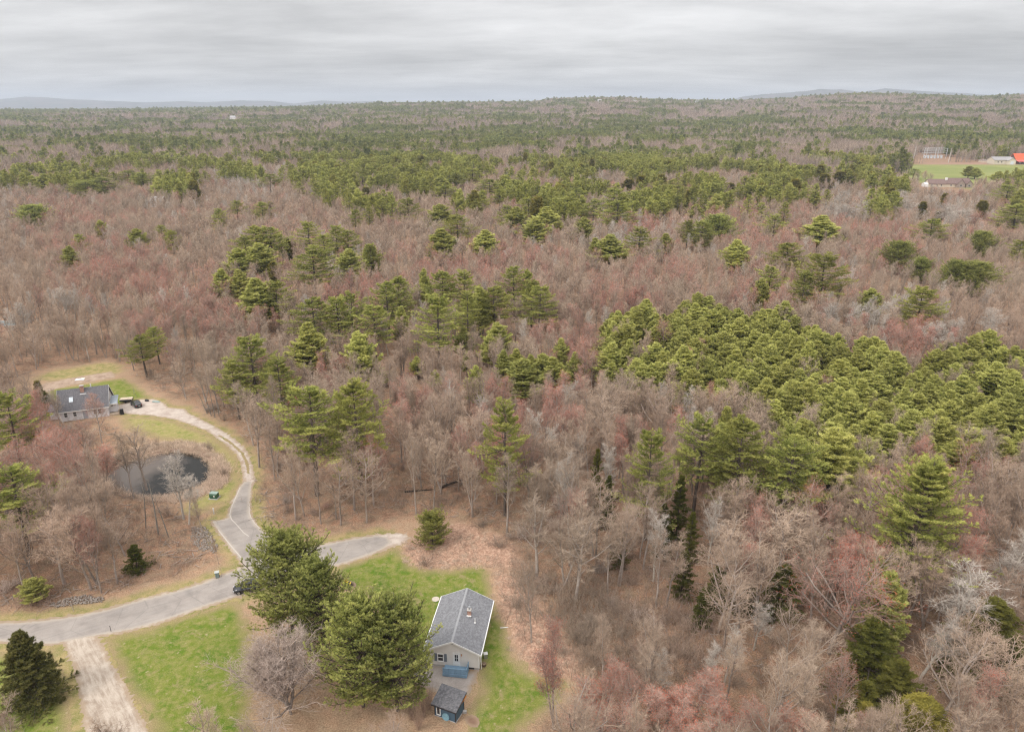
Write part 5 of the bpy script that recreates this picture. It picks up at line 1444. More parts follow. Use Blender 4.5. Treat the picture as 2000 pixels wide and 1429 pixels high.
sub(isp, 'distant_pine_forest', FP, 'distant green pine forest reaching to the horizon', 0.86)
sub(~isp, 'distant_bare_forest', FB, 'distant purplish brown leafless forest under the ridge', 1.0)
sub(few, 'scattered_distant_pines', FS, 'scattered dark pines among the distant leafless forest')

# ---------------------------------------------------------------- the grey house
M['siding'] = None
def siding(name, c, lap=0.12, dirt=0.1):
    t = NT(name)
    co = t.n('ShaderNodeTexCoord').outputs['Object']
    sp = t.n('ShaderNodeSeparateXYZ'); t.put(co, sp.inputs[0])
    f = t.math('FRACT', t.math('DIVIDE', sp.outputs['Z'], lap))
    n = t.noise(1.5, 4, 0.6, co)
    col = t.ramp(n, [(0.3, tuple(x * (1 - dirt) for x in c)), (0.7, c)])
    col = t.mix(t.ramp(f, [(0.0, 0.35), (0.14, 0.0)]), col, tuple(x * 0.6 for x in c))
    return t.bsdf(col, 0.6, spec=0.3)
def shingle(name, a, b, rough=0.95):
    t = NT(name); co = t.n('ShaderNodeTexCoord').outputs['Object']
    br = t.n('ShaderNodeTexBrick'); t.put(co, br.inputs['Vector']); br.inputs['Scale'].default_value = 1.0
    br.inputs['Brick Width'].default_value = 0.32; br.inputs['Row Height'].default_value = 0.16; br.inputs['Mortar Size'].default_value = 0.012
    n = t.noise(3.0, 4, 0.75, co); n2 = t.noise(30, 2, 0.6, co)
    col = t.ramp(n, [(0.3, a), (0.7, b)])
    col = t.mix(1.0, col, t.ramp(n2, [(0.2, 0.7), (0.8, 1.3)]), 'MULTIPLY')
    v = t.n('ShaderNodeTexVoronoi'); t.put(co, v.inputs['Vector']); v.inputs['Scale'].default_value = 4.5
    col = t.mix(0.35, col, t.mix(1.0, col, t.ramp(v.outputs['Color'], [(0.2, 0.55), (0.8, 1.45)]), 'MULTIPLY'))
    return t.bsdf(col, rough, t.bump(n2, 0.4, 0.02), spec=0.15)
def brickm(name):
    t = NT(name); co = t.n('ShaderNodeTexCoord').outputs['Object']
    mp = t.n('ShaderNodeMapping'); t.put(co, mp.inputs[0]); mp.inputs['Rotation'].default_value = (R(90), 0, 0)
    b = t.n('ShaderNodeTexBrick'); t.put(mp.outputs[0], b.inputs['Vector']); b.inputs['Scale'].default_value = 1.0
    b.inputs['Brick Width'].default_value = 0.3; b.inputs['Row Height'].default_value = 0.12; b.inputs['Mortar Size'].default_value = 0.015
    b.inputs['Color1'].default_value = (0.30, 0.12, 0.075, 1); b.inputs['Color2'].default_value = (0.42, 0.20, 0.13, 1); b.inputs['Mortar'].default_value = (0.45, 0.40, 0.36, 1)
    return t.bsdf(b.outputs[0], 0.9, spec=0.1)
M['siding'] = siding('warm_grey_siding', (0.74, 0.70, 0.655))
M['siding_white'] = siding('white_grey_siding', (0.72, 0.70, 0.72), 0.14, 0.2)
M['siding_blue'] = siding('slate_blue_siding', (0.075, 0.125, 0.175), 0.16, 0.2)
M['siding_cream'] = siding('cream_siding', (0.66, 0.57, 0.45), 0.2)
M['roof'] = shingle('grey_shingles', (0.175, 0.175, 0.185), (0.255, 0.255, 0.265))
M['roof_dark'] = shingle('dark_shingles', (0.115, 0.11, 0.118), (0.175, 0.168, 0.175))
M['roof_shed'] = shingle('mottled_shingles', (0.085, 0.085, 0.095), (0.19, 0.185, 0.19))
M['brick'] = brickm('chimney_brick')
M['white'] = plain('white_trim', (0.78, 0.77, 0.75), 0.5, var=0.05)
M['glass'] = plain('window_glass', (0.035, 0.035, 0.038), 0.08, spec=0.8, var=0.3)
M['shutter'] = plain('slate_shutter', (0.17, 0.19, 0.215), 0.6)
M['concrete'] = plain('concrete', (0.45, 0.42, 0.39), 0.9, bump=0.3)
M['deck'] = plain('blue_deck_paint', (0.20, 0.31, 0.42), 0.7, var=0.2, scale=2)
M['dark'] = plain('dark_paint', (0.03, 0.03, 0.034), 0.5)
M['metal'] = plain('grey_metal', (0.45, 0.46, 0.47), 0.4, 0.8)
M['wood'] = plain('weathered_wood', (0.42, 0.33, 0.25), 0.9, var=0.25, scale=5)
M['orange'] = plain('orange_wood', (0.75, 0.24, 0.02), 0.6, var=0.1)
def window(parent, x, y, z, w, h, face='y', name='window', sash=True, sh=False, depth=0.08):
    """window centred at x (or y) on a wall facing -y ('y'), +x ('x') or -x ('X')"""
    m = MB()
    def b(u0, u1, v0, v1, d0, d1, mb):
        if face == 'y': mb.box(x + u0, x + u1, y - d1, y - d0, z + v0, z + v1)
        elif face == 'x': mb.box(x + d0, x + d1, y + u0, y + u1, z + v0, z + v1)
        else: mb.box(x - d1, x - d0, y + u0, y + u1, z + v0, z + v1)
    W, H = w / 2, h / 2; fr = 0.10
    b(-W, -W + fr, -H, H, -0.02, depth, m); b(W - fr, W, -H, H, -0.02, depth, m)
    b(-W + fr, W - fr, H - fr, H, -0.02, depth, m); b(-W + fr, W - fr, -H, -H + fr, -0.02, depth + 0.03, m)
    if sash: b(-W + fr, W - fr, -0.03, 0.03, 0.012, depth - 0.02, m)
    fo = m.build(name, M['white'], parent)
    g = MB(); b(-W + fr, W - fr, -H + fr, H - fr, -0.02, 0.01, g); g.build('pane', M['glass'], fo)
    if sh:
        for s in (-1, 1):
            q = MB(); u = s * (W + 0.24)
            b(u - 0.2, u + 0.2, -H, H, 0.0, 0.05, q)
            for k in range(9): b(u - 0.16, u + 0.16, -H + 0.08 + k * (h - 0.16) / 9, -H + 0.08 + (k + 0.6) * (h - 0.16) / 9, 0.05, 0.065, q)
            q.build('shutter', M['shutter'], parent)
    return fo

HW, HL, WH, RH = 3.75, 11.2, 3.0, 4.75
hs = empty('ranch_house', (-8.35, 80.9, 0), R(-7.2), 'small light grey house with a grey gable roof and a blue deck', 'house')
m = MB(); m.prism([(-HW, 0.42), (HW, 0.42), (HW, WH), (0, RH - 0.12), (-HW, WH)], 'y', 0, HL); m.build('wall', M['siding'], hs)
m = MB(); m.box(-HW + 0.06, HW - 0.06, 0.06, HL - 0.06, -0.2, 0.42); m.build('foundation', M['concrete'], hs)
m = MB(); ov = 0.32; sl = (RH - WH) / HW; th = 0.16
for s in (-1, 1):
    xe = HW + ov; ze = WH - ov * sl
    pr = [(0, RH), (0, RH + th), (s * xe, ze + th), (s * xe, ze)]
    m.prism(pr, 'y', -ov, HL + ov)
rf = m.build('roof', M['roof'], hs)
m = MB()
for s in (-1, 1):   # gable boards and eave fascia
    xe = HW + ov; ze = WH - ov * sl
    for yy in (-ov - 0.05, HL + ov + 0.01):
        m.prism([(0, RH - 0.10), (0, RH + th + 0.015), (s * (xe + .02), ze + th + 0.015), (s * (xe + .02), ze - 0.10)], 'y', yy, yy + 0.04)
    m.box(min(s * (xe + .02), s * (xe + 0.14)), max(s * (xe + .02), s * (xe + 0.14)), -ov, HL + ov, ze - 0.06, ze + th + 0.02)
m.build('trim', M['white'], hs)
m = MB(); m.prism([(-0.16, RH + th - 0.045), (0, RH + th + 0.03), (0.16, RH + th - 0.045)], 'y', -ov - 0.01, HL + ov + 0.01); m.build('ridge_cap', plain('ridge_shingle', (0.33, 0.33, 0.34), 0.9), rf)
m = MB(); m.box(1.05, 1.55, 5.9, 6.4, 4.2, 5.25); ch = m.build('chimney', M['brick'], rf)
m = MB(); m.box(0.98, 1.62, 5.83, 6.47, 5.25, 5.33); m.build('cap', M['concrete'], ch)
m = MB(); m.bar((1.3, 6.15, 5.33), (1.3, 6.15, 5.75), 0.10, 8); m.bar((1.3, 6.15, 5.75), (1.3, 6.15, 5.82), 0.17, 8); m.build('flue', M['metal'], ch)
m = MB(); m.box(0.95, 1.65, 5.7, 5.9, 4.35, 4.47); m.build('flashing', M['white'], rf)
m = MB(); m.bar((2.35, 5.0, 3.9), (2.35, 5.0, 4.75), 0.06, 8); m.bar((2.35, 5.0, 3.98), (2.35, 5.0, 4.1), 0.16, 10, 0.1); m.build('vent_pipe', M['white'], rf)
window(hs, -1.75, 0, 1.72, 0.92, 1.35, sh=True)
m = MB(); m.box(0.12, 0.95, -0.05, 0.02, 0.55, 2.62); dr_ = m.build('door', M['white'], hs)
m = MB(); m.box(0.30, 0.77, -0.062, -0.052, 1.35, 2.45); m.build('pane', M['glass'], dr_)
m = MB(); m.box(0.515, 0.555, -0.072, -0.064, 1.35, 2.45); m.box(0.30, 0.51, -0.072, -0.064, 1.88, 1.92); m.box(0.56, 0.77, -0.072, -0.064, 1.88, 1.92); m.build('muntin', M['white'], dr_)
m = MB(); m.bar((0.86, -0.10, 1.45), (0.86, -0.05, 1.45), 0.035, 6); m.build('handle', M['metal'], dr_)
m = MB()
for a, b in ((0.02, 0.12), (0.95, 1.05)): m.box(a, b, -0.04, 0.01, 0.5, 2.7)
m.box(0.02, 1.05, -0.04, 0.01, 2.7, 2.8); m.build('door_frame', M['white'], hs)
m = MB(); m.box(1.22, 1.34, -0.14, -0.01, 2.35, 2.62); m.build('porch_light', plain('amber_lantern', (0.45, 0.22, 0.1), 0.4), hs)
m = MB(); m.box(-0.12, 0.12, -0.03, 0.01, 4.15, 4.45); m.build('gable_vent', M['metal'], hs)
m = MB(); m.box(2.25, 3.05, 0.02, 0.075, 0.10, 0.36); m.build('basement_vent', M['dark'], hs)
for xx in (HW - 0.08, -HW - 0.05): m = MB(); m.box(xx, xx + 0.13, -0.06, 0.08, 0.42, WH - 0.05); m.build('corner_board', M['white'], hs)
for yy, ww in ((1.8, 0.9), (4.6, 1.4), (7.6, 0.9), (9.7, 0.9)): window(hs, HW, yy, 1.9, ww, 1.1, face='x')
for yy, ww in ((2.2, 1.5), (8.4, 1.4)): window(hs, -HW, yy, 1.9, ww, 1.1, face='X')
m = MB(); m.bar((HW + 0.25, 0.3, 0), (HW + 0.25, 0.3, 2.8), 0.05, 6); m.build('downspout', M['white'], hs)
# deck
dk = MB()
for k in range(10): dk.box(-1.15 + k * 0.345, -1.15 + k * 0.345 + 0.33, -1.75, -0.02, 0.42, 0.50)
d0 = dk.build('deck', M['deck'], hs)
m = MB(); m.box(-1.15, 2.3, -1.73, -1.68, 0.08, 0.415); m.box(2.25, 2.29, -1.67, -0.1, 0.08, 0.415); m.build('skirt', M['deck'], d0)
m = MB()
for xx in (-1.12, -0.25, 0.6, 1.45, 2.22): m.box(xx, xx + 0.08, -1.70, -1.62, 0.50, 1.42)
m.box(2.22, 2.30, -0.2, -0.12, 0.50, 1.42)
m.box(-1.14, 2.31, -1.72, -1.60, 1.42, 1.47); m.box(2.20, 2.31, -1.60, -0.06, 1.42, 1.47)
for k in range(36): m.box(-1.05 + k * 0.093, -1.05 + k * 0.093 + 0.05, -1.675, -1.645, 0.56, 1.40)
for k in range(15): m.box(2.245, 2.275, -1.58 + k * 0.096, -1.53 + k * 0.096, 0.56, 1.40)
m.build('railing', M['deck'], d0)
# things round the house
def gpt(o, x, y, z=0): return (o.matrix_world @ Vector((x, y, z)))
bpy.context.view_layer.update()
p = gpt(hs, 4.3, 0.9)
e0 = empty('planter_pot', p, 0, 'dark barrel planter at the right front corner of the grey house', 'planter')
m = MB(); m.bar((0, 0, 0), (0, 0, 0.5), 0.24, 12, 0.34); m.build('pot', plain('brown_pot', (0.12, 0.08, 0.06), 0.8), e0)
m = MB(); m.bar((0, 0, 0.42), (0, 0, 0.515), 0.29, 12, 0.30); m.build('soil', M['mulch'], e0)
m = MB(); rr_ = random.Random(3)
for k in range(14): m.bar((0, 0, 0.5), (rr_.uniform(-.3, .3), rr_.uniform(-.3, .3), 0.5 + rr_.uniform(.2, .5)), 0.012, 3, 0.004)
m.build('dry_stems', M['straw'], e0)
p = gpt(hs, 4.25, 2.6)
e0 = empty('garbage_bin', p, 0.2, 'small grey bin standing by the right wall of the grey house', 'bin')
m = MB(); m.prism([(-.22, 0), (.22, 0), (.27, .75), (-.27, .75)], 'y', -.25, .25); m.build('body', M['metal'], e0, 0.02)
m = MB(); m.box(-.3, .3, -.29, .29, .75, .81); m.build('lid', M['white'], e0, 0.02)
m = MB(); p = at(985, 1226); m.bar((p[0] - .6, p[1], 0.05), (p[0] + .6, p[1] + .1, 0.09), 0.06, 6); tag(m.build('drain_pipe', M['white']), 'short white pipe end lying on the grass right of the grey house', 'pipe')
m = MB(); p = at(851, 1170)
m.bar((p[0], p[1], 0), (p[0], p[1], 0.10), 0.62, 28, 0.6); tag(m.build('septic_cover', plain('pale_concrete', (0.55, 0.48, 0.40), 0.9)), 'round pale concrete cover on the lawn behind the grey house', 'cover', )

# ---------------------------------------------------------------- blue shed
p0 = at(891, 1411)
sh = empty('blue_shed', (p0[0] - 1.0, p0[1] + 1.65, 0), R(-24), 'small slate blue shed with a sloping shingle roof and orange soffit', 'shed')
W_, D_ = 1.55, 1.15
m = MB(); m.poly([(-W_, -D_, .12), (W_, -D_, .12), (W_, D_, .12), (-W_, D_, .12), (-W_, -D_, 2.15), (W_, -D_, 2.15), (W_, D_, 2.75), (-W_, D_, 2.75)],
                 [(0,3,2,1), (4,5,6,7), (0,1,5,4), (1,2,6,5), (2,3,7,6), (3,0,4,7)])
m.build('wall', M['siding_blue'], sh)
m = MB(); m.box(-W_ - .05, W_ + .05, -D_ - .05, D_ + .05, -0.05, 0.115); m.build('skid_base', M['concrete'], sh)
m = MB(); sl_ = 0.6 / (2 * D_)
m.prism([(-D_ - .35, 2.17 - .35 * sl_), (-D_ - .35, 2.27 - .35 * sl_), (D_ + .3, 2.87 + .3 * sl_), (D_ + .3, 2.77 + .3 * sl_)], 'x', -W_ - .3, W_ + .3)
sr = m.build('roof', M['roof_shed'], sh)
m = MB(); m.prism([(-D_ - .35, 2.08 - .35 * sl_), (-D_ - .35, 2.165 - .35 * sl_), (D_ + .3, 2.765 + .3 * sl_), (D_ + .3, 2.68 + .3 * sl_)], 'x', W_ + .31, W_ + .35)
m.box(-W_ - .3, W_ + .3, -D_ - .40, -D_ - .36, 2.02 - .35 * sl_, 2.17 - .35 * sl_); m.build('fascia', M['dark'], sh)
m = MB(); m.prism([(-D_ + .5, 2.20), (D_ + .2, 2.22), (D_ + .2, 2.755 + .2 * sl_), (-D_ + .5, 2.165 + .5 * sl_)], 'x', W_ + .02, W_ + .28); m.build('soffit', M['orange'], sh)
for a_, b_, c_ in ((-W_ - .02, -D_ - .03, 2.1), (W_ - .08, -D_ - .03, 2.1), (W_ - .06, D_ - .06, 2.7)): m = MB(); m.box(a_, a_ + .10, b_, b_ + .09, .12, c_); m.build('corner_board', M['dark'], sh)
window(sh, -0.95, -D_, 1.15, 0.62, 1.55, sash=False)
m = MB(); m.bar((W_ + .02, 0.1, 2.05), (W_ + .07, 0.1, 2.05), 0.10, 10); m.build('gable_vent', M['dark'], sh)
bpy.context.view_layer.update()
p = gpt(sh, 0.15, -D_ - 0.16, 0)
m = MB(); m.bar((0, 0, 0), (0, 0.10, 0), 0.52, 26, 0.52); o = m.build('snow_saucer', plain('faded_blue_plastic', (0.19, 0.33, 0.40), 0.6, var=0.25)); o.location = (p.x, p.y, 0.56); o.rotation_euler = (R(-8), 0, R(-24))
tag(o, 'round faded blue disc leaning on the front of the blue shed', 'disc')
p = gpt(sh, W_ + 0.25, D_ - 0.3, 0)
m = MB(); m.box(-.25, .25, -.2, .2, 0, .3); o = m.build('cinder_block', M['concrete'], bevel=0.02); o.location = p; tag(o, 'pale concrete block at the back corner of the blue shed', 'block')

# ---------------------------------------------------------------- dark-roofed house
h2 = empty('cape_house', (-113.6, 164.8, 0), R(20), 'white-grey house with a steep dark roof, brick chimney and skylight', 'house')
L2, D2, E2, R2 = 11.0, 7.6, 2.9, 7.0
m = MB(); m.prism([(0, 0), (D2, 0), (D2, E2), (D2 / 2, R2 - .15), (0, E2)], 'x', 0, L2); m.build('wall', M['siding_white'], h2)
m = MB(); s2 = (R2 - E2) / (D2 / 2)
m.prism([(D2 / 2, R2), (D2 / 2, R2 + .18), (-.35, E2 - .35 * s2 + .18), (-.35, E2 - .35 * s2)], 'x', -.35, L2 + .35)
m.prism([(D2 / 2, R2), (D2 / 2, R2 + .18), (D2 + .35, E2 - .35 * s2 + .18), (D2 + .35, E2 - .35 * s2)], 'x', -.35, L2 + .35)
r2f = m.build('roof', M['roof_dark'], h2)
m = MB(); m.box(-.33, L2 + .33, -.40, -.355, E2 - .35 * s2 - .08, E2 - .35 * s2 + .15)
for xx in (-.39, L2 + .36):
    for sg_ in (0, 1):
        ya = -.35 if not sg_ else D2 + .35
        m.prism([(D2 / 2, R2 - .08), (D2 / 2, R2 + .2), (ya, E2 - .35 * s2 + .2), (ya, E2 - .35 * s2 - .08)], 'x', xx, xx + .03)
m.build('trim', M['white'], h2)
m = MB(); m.box(5.0, 5.85, D2 / 2 - 0.9, D2 / 2 - 0.3, 5.6, 7.9); c2 = m.build('chimney', M['brick'], r2f)
m = MB(); m.box(4.92, 5.93, D2 / 2 - 0.98, D2 / 2 - 0.22, 7.9, 8.0); m.build('cap', M['concrete'], c2)
m = MB(); m.box(4.85, 6.3, D2 / 2 - 1.3, D2 / 2 - 1.02, 5.6, 5.95); m.build('flashing', M['white'], r2f)
m = MB(); m.bar((7.3, D2 / 2 + .3, 6.5), (7.3, D2 / 2 + .3, 7.9), 0.12, 8); m.build('vent_pipe', M['white'], r2f)
m = MB(); yv = 1.7; zv = E2 + yv * s2 + .2
m.poly([(2.4, yv - .45, zv - .45 * s2), (3.3, yv - .45, zv - .45 * s2), (3.3, yv + .45, zv + .45 * s2), (2.4, yv + .45, zv + .45 * s2), (2.4, yv - .5, zv - .45 * s2 + .12), (3.3, yv - .5, zv - .45 * s2 + .12), (3.3, yv + .4, zv + .45 * s2 + .12), (2.4, yv + .4, zv + .45 * s2 + .12)],
       [(0,3,2,1),(4,5,6,7),(0,1,5,4),(1,2,6,5),(2,3,7,6),(3,0,4,7)]); m.build('skylight', plain('skylight_glass', (0.55, 0.60, 0.64), 0.2, spec=0.6), r2f)
for xx, ww, hh_ in ((1.4, .9, 1.3), (3.4, .9, 1.3), (8.0, .85, 1.4), (9.0, .85, 1.4)): window(h2, xx, 0, 1.65, ww, hh_)
m = MB(); m.box(5.2, 6.2, -.07, .02, .15, 2.25); d2_ = m.build('door', plain('grey_door', (0.33, 0.33, 0.36), .6), h2)
m = MB(); m.bar((6.05, -.12, 1.2), (6.05, -.07, 1.2), .04, 6); m.build('handle', M['metal'], d2_)
m = MB(); m.box(6.35, 6.42, -.05, .02, .1, 2.4); m.box(5.0, 5.07, -.05, .02, .1, 2.4); m.build('door_frame', M['white'], h2)
# entry bump-out on the right, lean-to on the left
m = MB(); m.box(L2 + .01, L2 + 1.75, 1.2, 3.6, 0.6, 2.9); en = m.build('entry_porch', M['siding_white'], h2)
m = MB(); m.prism([(.7, 2.88), (.7, 3.02), (4.2, 4.0), (4.2, 3.86)], 'x', L2 + .36, L2 + 2.1); m.build('porch_roof', plain('pale_metal_roof', (0.27, 0.30, 0.33), .5), en)
m = MB(); m.box(L2 + .4, L2 + 2.1, .66, .695, 2.78, 3.0); m.build('porch_trim', M['white'], en)
window(h2, L2 + .75, 1.2, 2.3, .7, .5, sash=False)
m = MB(); m.box(L2 + .02, L2 + 2.3, -.2, 1.15, 0, .5); m.box(L2 + 2.25, L2 + 2.33, -.2, 1.1, .5, 1.3); m.build('step_deck', M['wood'], h2)
m = MB(); m.box(L2 + 2.5, L2 + 3.3, -.3, .2, 0, 1.5); 
for k in range(3): m.box(L2 + 2.45, L2 + 3.35, -.36, -.31, .3 + k * .4, .38 + k * .4)
bpy.context.view_layer.update()
o = m.build('wood_rack', M['dark']); o.location = h2.location; o.rotation_euler = h2.rotation_euler; tag(o, 'dark slatted rack beside the entry steps of the dark-roofed house', 'rack')
m = MB(); m.box(-2.6, -.01, 2.2, 6.0, 0, 2.2); le = m.build('side_room', M['siding_white'], h2)
m = MB(); m.prism([(1.8, 2.2), (1.8, 2.34), (6.4, 3.1), (6.4, 2.96)], 'x', -2.9, -.40); m.build('side_roof', plain('blue_grey_roof', (0.16, 0.19, 0.23), .7), le)

# ---------------------------------------------------------------- cars
paint = NT('black_car_paint'); pb_ = paint.n('ShaderNodeBsdfPrincipled')
pb_.inputs['Base Color'].default_value = (0.012, 0.013, 0.016, 1); pb_.inputs['Roughness'].default_value = 0.22; pb_.inputs['Metallic'].default_value = 0.3; pb_.inputs['Coat Weight'].default_value = 0.7
paint.t.links.new(pb_.outputs[0], paint.out.inputs[0])
rubber = plain('tyre_rubber', (0.02, 0.02, 0.02), 0.9)
def car(name, loc, rz, label, suv=False):
    e = empty(name, loc, rz, label, 'car')
    L, Wd = 4.6, 1.8; ht = 1.66 if suv else 1.46
    # stations along x: (x, half width, z low, z shoulder)
    st = [(-2.3, .62, .42, .78), (-2.22, .80, .32, .98), (-1.7, .89, .24, 1.02 if suv else .98), (-.6, .90, .22, 1.0), (.7, .90, .22, .98), (1.4, .88, .24, .93), (2.05, .80, .30, .82), (2.3, .60, .42, .66)]
    V = []; F = []
    for x_, w_, z0, z1 in st:
        zm = (z0 + z1) / 2
        V += [(x_, -w_ * .9, z0), (x_, -w_, zm), (x_, -w_ * .93, z1), (x_, -w_ * .5, z1 + .05), (x_, w_ * .5, z1 + .05), (x_, w_ * .93, z1), (x_, w_, zm), (x_, w_ * .9, z0)]
    for i in range(len(st) - 1):
        for j in range(8): F.append((i * 8 + j, i * 8 + (j + 1) % 8, (i + 1) * 8 + (j + 1) % 8, (i + 1) * 8 + j))
    F += [tuple(range(8))[::-1], tuple((len(st) - 1) * 8 + j for j in range(8))]
    m = MB(); m.poly(V, F); body = m.build('body', paint.m, e, smooth=True)
    # roof panel and pillars over a glass house
    gz = .98
    if suv: P_ = [(-2.12, gz), (-1.85, ht - .06), (-.2, ht), (.35, ht - .06), (1.15, gz)]
    else: P_ = [(-1.95, gz), (-1.25, ht - .05), (-.3, ht), (.25, ht - .05), (1.15, gz)]
    m = MB(); n = len(P_)
    V = [(p[0], -.80 + (.16 * (p[1] - gz) / (ht - gz)), p[1]) for p in P_] + [(p[0], .80 - (.16 * (p[1] - gz) / (ht - gz)), p[1]) for p in P_]
    m.poly(V, [tuple(range(n)), tuple(range(n, 2 * n))[::-1]] + [(i, n + i, n + i + 1, i + 1) for i in range(n - 1)]); m.build('window_glass', M['glass'], e)
    m = MB(); a, b, c = P_[1], P_[2], P_[3]; wv = .66
    m.prism([(a[0] - .05, a[1] + .004), (b[0], b[1] + .004), (c[0] + .05, c[1] + .004), (c[0], c[1] + .05), (b[0], b[1] + .05), (a[0], a[1] + .05)], 'y', -wv, wv)
    for s in (-1, 1):
        for q0, q1 in ((P_[0], P_[1]), (P_[4], P_[3]), ((-.35, gz), (-.4, ht - .02))):
            m.bar((q0[0], s * .80, q0[1]), (q1[0], s * .655, q1[1] + .02), .05, 5)
    m.build('roof', paint.m, e)
    for s in (-1, 1):
        for xx in (-1.42, 1.42):
            m = MB(); m.bar((xx, s * .70, .33), (xx, s * .92, .33), .34, 18); w_ = m.build('wheel', rubber, e)
            m = MB(); m.bar((xx, s * .921, .33), (xx, s * .94, .33), .21, 12); m.build('rim', M['metal'], w_)
        m = MB(); m.box(2.08, 2.26, s * .62 - .14, s * .62 + .14, .62, .74); m.build('headlight', plain('lamp_lens', (.6, .6, .6), .2), e, 0.02)
        m = MB(); m.box(-2.30, -2.16, s * .66 - .12, s * .66 + .12, .76, .92); m.build('tail_light', plain('red_lens', (.35, .02, .02), .3), e, 0.02)
        m = MB(); m.box(.72, .92, s * .95 - .09, s * .95 + .09, .98, 1.1); m.build('mirror', paint.m, e, 0.02)
    m = MB(); m.box(-2.325, -2.30, -.22, .22, .60, .72); m.build('number_plate', M['white'], e)
    return e
p = at(263, 795); car('parked_car', (p[0], p[1] + 1.0, 0), R(135), 'black car parked on the gravel beside the dark-roofed house')
p = at(480, 1161); car('parked_car', (p[0], p[1] + 1.2, 0), R(197), 'black car on the main road half hidden by the big pine', suv=True)
# trailer with boards
p = at(245, 787)
e0 = empty('utility_trailer', (p[0], p[1] + .8, 0), R(10), 'open trailer loaded with pale boards beside the parked black car', 'trailer')
m = MB(); m.box(-1.5, 1.5, -.8, .8, .5, .6); m.bar((1.5, 0, .5), (2.6, 0, .45), .05, 5)
for s in (-1, 1): m.box(-1.5, 1.5, s * .8 - .03, s * .8 + .03, .6, .95)
m.build('frame', M['dark'], e0)
for s in (-1, 1): m = MB(); m.bar((0, s * .86, .3), (0, s * 1.0, .3), .3, 14); m.build('wheel', rubber, e0)
bpy.context.view_layer.update()
m = MB(); rr_ = random.Random(5)
for k in range(12):
    y0 = -.7 + k * .12; m.poly([(-1.6 + rr_.uniform(-.2, .2), y0, .62 + (k % 3) * .12), (1.5 + rr_.uniform(-.2, .2), y0 + rr_.uniform(-.2, .2), .62 + (k % 3) * .12 + rr_.uniform(0, .2)), (1.5, y0 + .16, .8 + (k % 3) * .12), (-1.6, y0 + .16, .7 + (k % 3) * .12), (-1.6, y0, .66 + (k % 3) * .12 + .06), (1.5, y0, .85 + (k % 3) * .12), (1.5, y0 + .16, .88 + (k % 3) * .12), (-1.6, y0 + .16, .78 + (k % 3) * .12)],
       [(0,3,2,1),(4,5,6,7),(0,1,5,4),(1,2,6,5),(2,3,7,6),(3,0,4,7)])
o = m.build('board_pile', plain('fresh_boards', (0.62, 0.52, 0.40), .9, var=.25)); o.location = e0.location; o.rotation_euler = e0.rotation_euler
tag(o, 'heap of pale boards on the trailer beside the black car', 'boards', kind='stuff')
p = at(262, 776)
m = MB(); m.bar((0, 0, 0), (.15, 0, 2.6), .03, 5); m.bar((.7, 0, 0), (.2, 0, 2.6), .03, 5); m.bar((.35, 0, 1.1), (.4, .6, 0), .03, 5)
o = m.build('swing_stand', M['metal']); o.location = p; tag(o, 'thin pale metal stand behind the trailer on the lawn', 'stand')
for (a, b, nm, lab, ct, mt, sx, sy, sz) in ((287, 783, 'fuel_tank', 'dark low tank at the top edge of the gravel, left of the kayak', 'tank', M['dark'], 1.3, .7, .6), (305, 785, 'upturned_boat', 'small pale green upturned boat at the top edge of the gravel', 'boat', plain('pale_green_hull', (.30, .36, .33), .5), 2.6, .9, .45), (271, 783, 'feed_sack', 'small orange tan sack beside the dark low tank', 'sack', plain('tan_sack', (.55, .38, .24), .9), .8, .5, .35)):
    p = at(a, b); m = MB()
    n = 9; V = []; F = []
    for i in range(n):
        u = -1 + 2 * i / (n - 1); w = max(.03, math.sqrt(max(0, 1 - u * u)) ** .7)
        V += [(u * sx / 2, -sy / 2 * w, 0), (u * sx / 2, -sy * .36 * w, sz * .75 * w), (u * sx / 2, 0, sz * w), (u * sx / 2, sy * .36 * w, sz * .75 * w), (u * sx / 2, sy / 2 * w, 0)]
    for i in range(n - 1):
        for j in range(5): F.append((i * 5 + j, i * 5 + (j + 1) % 5, (i + 1) * 5 + (j + 1) % 5, (i + 1) * 5 + j))
    m.poly(V, F); o = m.build(nm, mt, smooth=True); o.location = p; o.rotation_euler = (0, 0, R(-12)); tag(o, lab, ct)
# white sheet and yellow board on the garden plot
def crumple(name, px, py, sx, sy, mat, label, cat, rz=0.2, h=.12):
    rng = np.random.default_rng(int(px)); n = 9
    gxs, gys = np.meshgrid(np.linspace(-sx / 2, sx / 2, n), np.linspace(-sy / 2, sy / 2, n))
    z = .03 + h * rng.random(gxs.shape)
    V = np.stack([gxs + rng.normal(0, sx * .02, gxs.shape), gys + rng.normal(0, sy * .03, gys.shape), z], -1).reshape(-1, 3)
    V2 = V.copy(); V2[:, 2] = 0.01
    ii = np.arange(n * n).reshape(n, n); F = np.stack([ii[:-1, :-1], ii[:-1, 1:], ii[1:, 1:], ii[1:, :-1]], -1).reshape(-1, 4)
    rim = np.concatenate([ii[0, :], ii[1:, -1], ii[-1, -2::-1], ii[-2:0:-1, 0]]); N = n * n
    S = np.array([[rim[i], rim[(i + 1) % len(rim)], rim[(i + 1) % len(rim)] + N, rim[i] + N] for i in range(len(rim))])
    me = mesh_np(name, np.concatenate([V, V2]), [F, S], (mat,)); o = link(name, me); p = at(px, py); o.location = (p[0], p[1], 0.02); o.rotation_euler = (0, 0, rz)
    return tag(o, label, cat)
crumple('plastic_sheet', 156, 741, 2.4, 1.6, plain('white_plastic', (.72, .72, .74), .5), 'crumpled white plastic sheet on the tilled garden plot', 'sheet')
